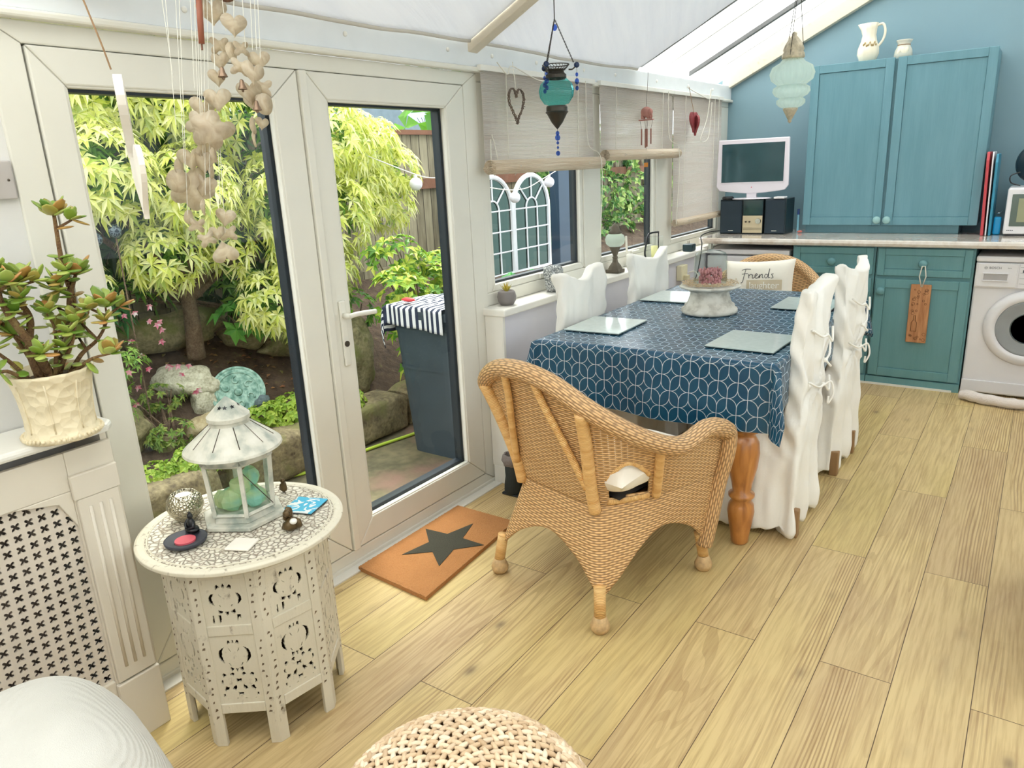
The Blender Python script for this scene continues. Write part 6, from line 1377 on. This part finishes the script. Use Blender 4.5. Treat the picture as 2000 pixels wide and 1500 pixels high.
for a in range(24): b_ = a * PI / 12; g.tube([(HX + .036 * math.cos(b_), HY + .036 * math.sin(b_), z0 + .08), (HX + .046 * math.cos(b_ + .14), HY + .046 * math.sin(b_ + .14), z0 + .09), (HX + .052 * math.cos(b_), HY + .052 * math.sin(b_), z0 + .098)], .0012, 4)
g.build('filigree_crown', ORN, t)
def bead(p, r, par, nm='bead', long=1.3): G().ell(p, (r, r, r * long), 8, 6).build(nm, BLB, par, smooth=False)
top = Vector((HX, HY, 2.02))
for k in range(3):
    a = .62 + k * 2 * PI / 3; o = Vector((HX + .082 * math.cos(a), HY + .082 * math.sin(a), z0 + .095)); i_ = Vector((HX + .05 * math.cos(a), HY + .05 * math.sin(a), z0 + .09))
    G().tube(catmull([i_ - Vector((0, 0, .01)), (i_ + o) / 2 - Vector((0, 0, .012)), o], 5), .003, 6).build('scroll_arm', ORN, t); G().ell(o, (.011, .011, .011), 10, 8).build('blue_bead', plain('deep_blue_bead', rgb(24, 44, 84), .15), t, smooth=True)
    ch_ = G(); A = o + Vector((-.012 * math.cos(a), -.012 * math.sin(a), .01)); n = 30
    for i in range(n):
        p, q = A.lerp(top, i / n), A.lerp(top, (i + 1) / n); w_ = Vector((-math.sin(a), math.cos(a), 0)) * .0028 if i % 2 else Vector((math.cos(a), math.sin(a), 0)) * .0028
        ch_.tube([p, (p + q) / 2 + w_, q, (p + q) / 2 - w_], .0014, 4, closed=True)
    ch_.build('chain', ORN, t)
    for j, (dz, r) in enumerate(((-.035, .006), (-.06, .009), (-.085, .007))): bead(o + Vector((0, 0, dz)), r, t)
    G().tube([o, o + Vector((0, 0, -.085))], .0008, 4).build('bead_wire', ORN, t)
for dz, r in ((-.155, .008), (-.172, .011), (-.192, .006), (-.21, .005), (-.232, .009)): bead(Vector((HX, HY, z0 + dz)), r, t, long=1.1)
G().tube([(HX, HY, z0 - .14), (HX, HY, z0 - .24)], .0008, 4).build('bead_wire', ORN, t)
G().tube([top, (HX, HY, 2.14)], .002, 6).build('hook', ORN, t); G().ell(tuple(top + Vector((0, 0, -.03))), (.010, .010, .012), 10, 8).build('blue_bead', BLB, t)
# tall clear glass lantern
OG = glassy('opal_ribbed_glass', (.90, .97, .95, 1), .08); OG2 = Mat('milky_green_glass'); OG2.set('Base Color', rgb(206, 232, 214)).set('Roughness', .15).set('Transmission Weight', .0); OG2.translucent(.6, (.85, .96, .88, 1)); OG2.holes(V(OG2, OG2.nt.nodes.new('ShaderNodeValue').outputs[0]) + .55)
BR_ = plain('aged_brass_filigree', rgb(196, 184, 158), .4, metal=.3, var=.2, vs=60)
GX, GY = -1.105, 4.05; zz = 1.845
t = thing('glass_lantern', 'tall ribbed clear glass pendant lantern in front of the wall cupboard', 'lantern', (GX, GY, 1.6))
rib = lambda a, z: 1 + .09 * abs(math.cos(9 * a))
G().lathe([(.045, .085), (.055, .07), (.088, .05), (.099, .018), (.092, -.012), (.062, -.036)], 72, (GX, GY, zz), rib, cap=False).build('upper_bulb', OG2.mat, t, smooth=True)
G().lathe([(.062, -.036), (.080, -.048), (.083, -.066), (.072, -.084), (.05, -.096)], 72, (GX, GY, zz), rib, cap=False).build('middle_bulb', OG2.mat, t, smooth=True)
G().lathe([(.05, -.096), (.063, -.106), (.063, -.122), (.05, -.136), (.032, -.144)], 72, (GX, GY, zz), rib, cap=False).build('lower_bulb', OG2.mat, t, smooth=True)
G().lathe([(.034, -.142), (.036, -.15), (.026, -.168), (.012, -.195), (.008, -.20), (.010, -.208), (.001, -.216)], 28, (GX, GY, zz)).build('tip', BR_, t, smooth=True)
G().lathe([(.046, .084), (.052, .09), (.050, .108), (.044, .118), (.048, .128), (.040, .15), (.022, .178), (.010, .19), (.012, .20), (.001, .21)], 36, (GX, GY, zz), lambda a, z: 1 + .06 * math.sin(12 * a)).build('crown', BR_, t, smooth=True)
tp = Vector((GX + .01, GY, 2.30))
for k in range(3):
    a = k * 2 * PI / 3 + .5; G().tube([(GX + .05 * math.cos(a), GY + .05 * math.sin(a), zz + .10), tp], .0018, 5).build('hanging_wire', ORN, t)
G().tube([tp, (GX + .01, GY, 2.455)], .0018, 5).build('hook', ORN, t)
# shell chimes ------------------------------------------------------------------
CAP = Mat('capiz_shell'); _n = CAP.noise(30, 4, dist=2.0); CAP.set('Base Color', CAP.ramp(_n, [(.3, rgb(222, 208, 184)), (.6, rgb(240, 230, 210)), (.8, rgb(246, 240, 226))])).set('Roughness', .25).bump(_n, .001); CAP.translucent(.6)
CC = Vector((-1.585, 1.125, 1.66)); KK = 2.0 / 1441.0 
RV = Vector((math.cos(yaw), math.sin(yaw), 0)); FV = Vector((-math.sin(yaw), math.cos(yaw), 0))
def cp(px, py, d=0.0):
    # affine map from view pixels to an upright plane facing the camera
    a, b = (px - 430) / 1000, (py - 200) / 1000
    return Vector((-1.636, 1.150, 1.6567)) + Vector((.575, .818, 0)) * (-.0053 + 1.146 * a - .1726 * b) + Vector((0, 0, -.0292 * a - 1.154 * b)) + Vector((-.818, .575, 0)) * d
def shell_shape(kind, n=30):
    if kind == 'h': return [(heartp(i / n * 2 * PI, .5, .5)) for i in range(n)]
    if kind == 'f': return [((.34 + .16 * abs(math.cos(2.5 * a))) * math.cos(a), (.34 + .16 * abs(math.cos(2.5 * a))) * math.sin(a)) for a in [i / n * 2 * PI for i in range(n)]]
    if kind == 'b': return [((.22 + .28 * abs(math.sin(a)) ** .6 * (1 if math.cos(a) > 0 else .9)) * math.cos(a) * 1.0, (.5 * abs(math.cos(a)) ** .4 * .9) * math.sin(a) + .0) for a in [i / n * 2 * PI for i in range(n)]]
    return [(.5 * math.cos(i / n * 2 * PI), .5 * math.sin(i / n * 2 * PI)) for i in range(n)]
def shell(par, px, py, s, kind='h', yw=0.0, d=0.0, tilt=0.0):
    pts = shell_shape(kind); c = cp(px, py, d); R_ = Matrix.Rotation(math.radians(55) + yw, 4, 'Z') @ Matrix.Rotation(tilt, 4, 'Y'); sz = s * KK
    g = G(); n = len(pts); vs = [Vector((0, .0, 0))] + [Vector((a * sz, 0, b * sz)) for a, b in pts]
    vs = [R_ @ Vector((v.x, 6.0 * v.x * v.x + .8 * mn.noise(Vector((v.x * 40, v.z * 40, px))) * .004, v.z)) + c for v in vs]
    g.add(vs, [(0, 1 + i, 1 + (i + 1) % n) for i in range(n)]); return g.build('shell', CAP.mat, par, smooth=True, solid=.0012)
def bell(par, px, py, d=0.0):
    c = cp(px, py, d); G().lathe([(.002, .012), (.004, .010), (.006, .0), (.010, -.008), (.011, -.010)], 14, tuple(c), cap=False).ell(c - Vector((0, 0, .012)), (.003, .003, .004), 6, 5).build('bell', plain('old_brass_bell', rgb(140, 116, 96), .35, metal=.7), par, smooth=True, solid=.0008)
ta = thing('shell_wind_chime', 'cream capiz shell wind chime with big petals hanging lowest before the left pane', 'wind chime', tuple(cp(400, -20)))
tb = thing('shell_wind_chime', 'cream capiz heart and butterfly shell wind chime hanging nearer the door join', 'wind chime', tuple(cp(470, -20)))
for (px, py, s, k, yw, tl) in ((395, 205, 44, 'h', .3, .2), (424, 190, 46, 'h', -.2, 0), (410, 250, 66, 'f', .1, 0), (388, 240, 50, 'f', -.3, .5), (432, 248, 50, 'h', .3, .3), (405, 280, 50, 'f', .5, 0), (372, 305, 46, 'h', .4, 0), (396, 312, 44, 'h', -.5, 0), (350, 322, 30, 'c', 1.1, 0),
                          (372, 366, 78, 'f', .0, .2), (348, 350, 40, 'c', .4, 0), (396, 358, 44, 'h', -.3, .3), (413, 330, 30, 'c', 1.3, 0), (398, 404, 28, 'c', 1.35, 0), (384, 440, 40, 'b', .4, .2), (367, 425, 26, 'c', 1.0, 0), (404, 470, 42, 'b', .3, -.3), (424, 458, 30, 'h', .2, 0), (440, 425, 38, 'h', -.4, .2), (446, 462, 44, 'b', .2, 0), (440, 500, 46, 'h', 0, 3.0), (418, 300, 26, 'c', 1.2, 0), (425, 150, 34, 'h', .5, 0)):
    shell(ta, px, py, s, k, yw, random.uniform(-.03, .03), tl)
for (px, py, s, k, yw, tl) in ((413, 22, 50, 'h', 0, 0), (456, 50, 44, 'h', .2, .1), (428, 85, 46, 'b', .3, 0), (428, 112, 36, 'h', -.5, 0), (452, 98, 30, 'c', 1.0, 0), (470, 92, 40, 'b', .4, 0), (505, 112, 38, 'h', -.2, 0), (468, 130, 46, 'b', .1, .2), (495, 140, 44, 'h', .5, .2), (488, 175, 46, 'h', .3, 0), (512, 165, 48, 'b', -.4, .2), (498, 195, 38, 'h', .2, 0), (518, 200, 36, 'c', .6, 0), (514, 235, 26, 'h', .4, .2), (496, 240, 30, 'c', 1.2, 0), (499, 268, 28, 'c', 1.35, 0)):
    shell(tb, px, py, s, k, yw, random.uniform(-.03, .03), tl)
for px, py in ((434, 142), (472, 165), (501, 205)): bell(tb, px, py, -.03)
STR = glassy('nylon_line', (.92, .92, .88, 1), .1); STR = plain('pale_nylon', rgb(226, 224, 212), .4)
for (x0_, x1_, ye) in ((318, 340, 150), (326, 344, 240), (345, 360, 330), (352, 365, 420), (372, 380, 170), (380, 386, 190), (385, 391, 240), (390, 396, 300), (398, 400, 380), (404, 410, 420), (410, 440, 460), (412, 430, 400)):
    G().tube([cp(x0_, -18), cp(x1_, ye)], .0008, 4).build('string', STR, ta)
for (x0_, x1_, ye) in ((430, 440, 60), (455, 455, 40), (486, 492, 95), (494, 500, 95), (500, 508, 110), (470, 478, 90), (412, 414, 15)):
    G().tube([cp(x0_, -18), cp(x1_, ye)], .0009, 4).build('string', STR, tb)
DRIFT = stonemat('driftwood', rgb(110, 76, 62), rgb(140, 100, 84), rgb(166, 130, 110), 40)
G().tube(catmull([cp(330, -22), cp(370, -12), cp(410, -16), cp(440, -8, .04), cp(465, -14)], 8), .0105, 10).build('driftwood_bar', DRIFT, ta, smooth=True)
G().tube([cp(388, -10), cp(394, 86)], .0068, 12).build('cane_striker', plain('red_brown_cane', rgb(150, 88, 66), .5), ta, smooth=True); G().tube([cp(394, 86), cp(395, 98)], .0025, 6).build('striker_tip', DRIFT, ta)
G().tube(catmull([cp(440, -22, .03), cp(480, -14, .02), cp(520, -20)], 8), .009, 10).build('driftwood_bar', DRIFT, tb, smooth=True)
for px, t_ in ((400, ta), (480, tb)):
    p = cp(px, -16); G().tube([p, Vector((p.x, p.y, 1.985 + RS * (p.x + 2.02)))], .0012, 5).build('hanging_cord', ROPE, t_)
# twine ornament of stacked white wooden hearts
t = thing('hanging_hearts', 'white wooden hearts seen edge-on hanging on rough twine left of the shells', 'heart decoration', (-1.85, 1.0, 1.5))
P0 = Vector((-1.690, .935, 1.635)); WOODW = plain('white_painted_wood', rgb(236, 230, 220), .7)
def edgeheart(c, w_, h, th, yw):
    g = G().prism([heartp(i / 36 * 2 * PI, w_, h) for i in range(36)][::-1], th, 'y', -th / 2); Mx = Matrix.Translation(c) @ Matrix.Rotation(yw, 4, 'Z'); g.v = [tuple(Mx @ Vector(v)) for v in g.v]; g.build('heart', WOODW, t, bev=.004)
edgeheart(P0 + Vector((0, 0, .005)), .09, .10, .018, math.radians(150)); edgeheart(P0 + RV * .008 + Vector((0, 0, -.135)), .085, .095, .012, math.radians(157))
G().tube(catmull([P0 + Vector((0, 0, .09)) - RV * .012, P0 + Vector((0, 0, .14)) - RV * .022, P0 + Vector((-.02, 0, .22)) - RV * .03, P0 + Vector((-.05, 0, .30)) - RV * .03, Vector((P0.x - .07, P0.y, 2.12))], 8), .0022, 6).build('twine', ROPE, t)
t = thing('driftwood_branch', 'peeling twig lying along the eaves band at the top left', 'twig', (-1.99, .95, 1.96))
G().tube(catmull([(-2.015, .80, 1.972), (-2.01, .9, 1.962), (-2.012, 1.02, 1.958), (-2.015, 1.14, 1.966)], 8), .007, 8).build('twig', plain('peeling_bark', rgb(206, 196, 178), .8, var=.2, vs=60), t, smooth=True)
G().ell((-1.995, 1.06, 1.985), (.03, .03, .022), 12, 8, nz=.4).build('knot', DRIFT, t, smooth=True)
# ---------------------------------------------------------------- sill ornaments
t = thing('succulent_pot', 'round grey pot with a small yellow green succulent on the sill end', 'plant pot', (-2.0, 2.775, .866))
G().lathe([(.001, 0), (.030, 0), (.042, .018), (.045, .038), (.040, .058), (.034, .066), (.030, .066), (.030, .055), (.001, .055)], 40, (-2.0, 2.775, .866), lambda a, z: 1 + .012 * math.sin(z * 900)).build('pot', plain('grey_ribbed_clay', rgb(128, 122, 120), .7, bump=.002), t, smooth=True)
g = G(); rosette(g, Vector((-2.0, 2.775, .92)), Vector((0, 0, 1)), 9, .045, .014, .5, -.2); rosette(g, Vector((-2.0, 2.775, .922)), Vector((0, 0, 1)), 7, .04, .012, .25, -.3); g.build('succulent', leafmat('yellow_succulent', [rgb(120, 130, 50), rgb(180, 170, 70), rgb(206, 180, 80)], .1), t)
t = thing('elephant_mug', 'grey patterned elephant face planter on the sill behind the first covered chair', 'planter', (-1.99, 3.17, .866))
MG = Mat('grey_etched_ceramic'); _v = MG.voro(90, feat='DISTANCE_TO_EDGE'); MG.set('Base Color', MG.mix(_v.lt(.12), rgb(196, 198, 196), rgb(110, 114, 116))).set('Roughness', .6)
G().lathe([(.001, 0), (.030, 0), (.040, .02), (.046, .09), (.047, .125), (.043, .125), (.038, .03), (.001, .028)], 32, (-1.99, 3.17, .866)).build('cup', MG.mat, t, smooth=True)
g = G().tube(catmull([(-1.965, 3.135, .965), (-1.950, 3.115, .93), (-1.945, 3.110, .885)], 6), [.014 - .0006 * i for i in range(13)], 10); g.ell((-1.99, 3.12, .965), (.026, .006, .03), 12, 8).ell((-1.945, 3.17, .965), (.006, .026, .03), 12, 8); g.build('trunk_and_ears', MG.mat, t, smooth=True)
t = thing('sill_urn', 'bronze pedestal candle holder with a mosaic glass bowl on the sill', 'candle holder', (-1.995, 3.86, .866)); UX, UY = -1.995, 3.86; UM = plain('dark_bronze_stone', rgb(98, 90, 76), .6, bump=.002)
G().box(UX - .042, UX + .042, UY - .042, UY + .042, .866, .886).build('foot_block', UM, t, bev=.004)
G().lathe([(.045, .02), (.034, .04), (.018, .06), (.014, .08), (.018, .088), (.012, .095), (.022, .12), (.034, .145), (.036, .15), (.001, .15)], 8, (UX, UY, .866)).build('pedestal', UM, t)
G().lathe([(.034, .15), (.052, .165), (.058, .19), (.050, .212), (.036, .222)], 40, (UX, UY, .866), cap=False).build('mosaic_bowl', OG2.mat, t, smooth=True)
G().lathe([(.036, .222), (.040, .228), (.028, .24), (.022, .262), (.008, .275), (.001, .285)], 24, (UX, UY, .866)).build('lid', UM, t, smooth=True)
t = thing('glass_candle_jar', 'clear square jar with a bent black handle and pale candle on the sill', 'candle holder', (-1.995, 4.40, .866)); JX, JY = -1.995, 4.40
G().box(JX - .04, JX + .04, JY - .05, JY + .05, .868, 1.02).build('jar', CGLASS, t, bev=.006); G().lathe([(.001, 0), (.02, 0), (.022, .09), (.001, .092)], 20, (JX, JY, .87)).build('candle', plain('pale_yellow_candle', rgb(232, 226, 160), .5), t, smooth=True)
G().tube(catmull([(JX, JY - .13, .90), (JX, JY - .14, .94), (JX, JY - .10, 1.03), (JX, JY - .05, 1.045), (JX, JY + .06, 1.04)], 6), .006, 8).build('handle', BLACK, t, smooth=True); G().tube([(JX, JY - .13, .869), (JX, JY - .13, .90)], .006, 8).tube([(JX, JY + .06, 1.04), (JX, JY + .06, .87)], .004, 8).build('handle_post', BLACK, t, smooth=True)
t = thing('thermometer', 'slim white stick with dark tip standing behind the urn', 'stick', (-2.03, 4.10, .866)); G().tube([(-2.035, 4.10, .885), (-2.045, 4.10, 1.05)], .007, 8).build('stick', CORD, t); G().tube([(-2.034, 4.10, .866), (-2.035, 4.10, .89)], .009, 8).build('tip', BLACK, t)
t = thing('power_adaptor', 'dark teal plug adaptor with metal pins lying on the sill under the third blind', 'adaptor', (-1.985, 4.93, .866)); G().box(-2.015, -1.945, 4.90, 4.98, .866, .915).build('body', plain('dark_teal_plastic', rgb(30, 58, 66), .4), t, bev=.008)
for yy in (4.925, 4.95): G().box(-1.988, -1.984, yy, yy + .006, .915, .935).build('pin', CHROME, t)
tag(G().tube(catmull([(-1.94, 5.42, .96), (-1.955, 5.25, .965), (-1.965, 5.12, .95), (-1.935, 5.06, .90), (-1.93, 5.02, .80), (-1.935, 4.98, .70), (-1.94, 4.9, .62)], 8), .004, 6).build('black_cable', BLACK, smooth=True), 'black cable dropping from the speaker over the worktop end', 'cable')
t = thing('wall_socket', 'cream boxed double socket on the low wall below the sill', 'socket', (-1.953, 4.70, .76)); G().box(-1.954, -1.915, 4.66, 4.76, .70, .80).build('box', plain('cream_plastic', rgb(226, 218, 184), .4), t, bev=.004); G().box(-1.915, -1.885, 4.69, 4.73, .70, .735).build('plug', plain('cream_plug', rgb(216, 206, 170), .4), t, bev=.003)
G().tube(catmull([(-1.89, 4.71, .75), (-1.85, 4.72, .76), (-1.82, 4.72, .72), (-1.80, 4.71, .62)], 6), .004, 6).build('lead', CORD, t, smooth=True)
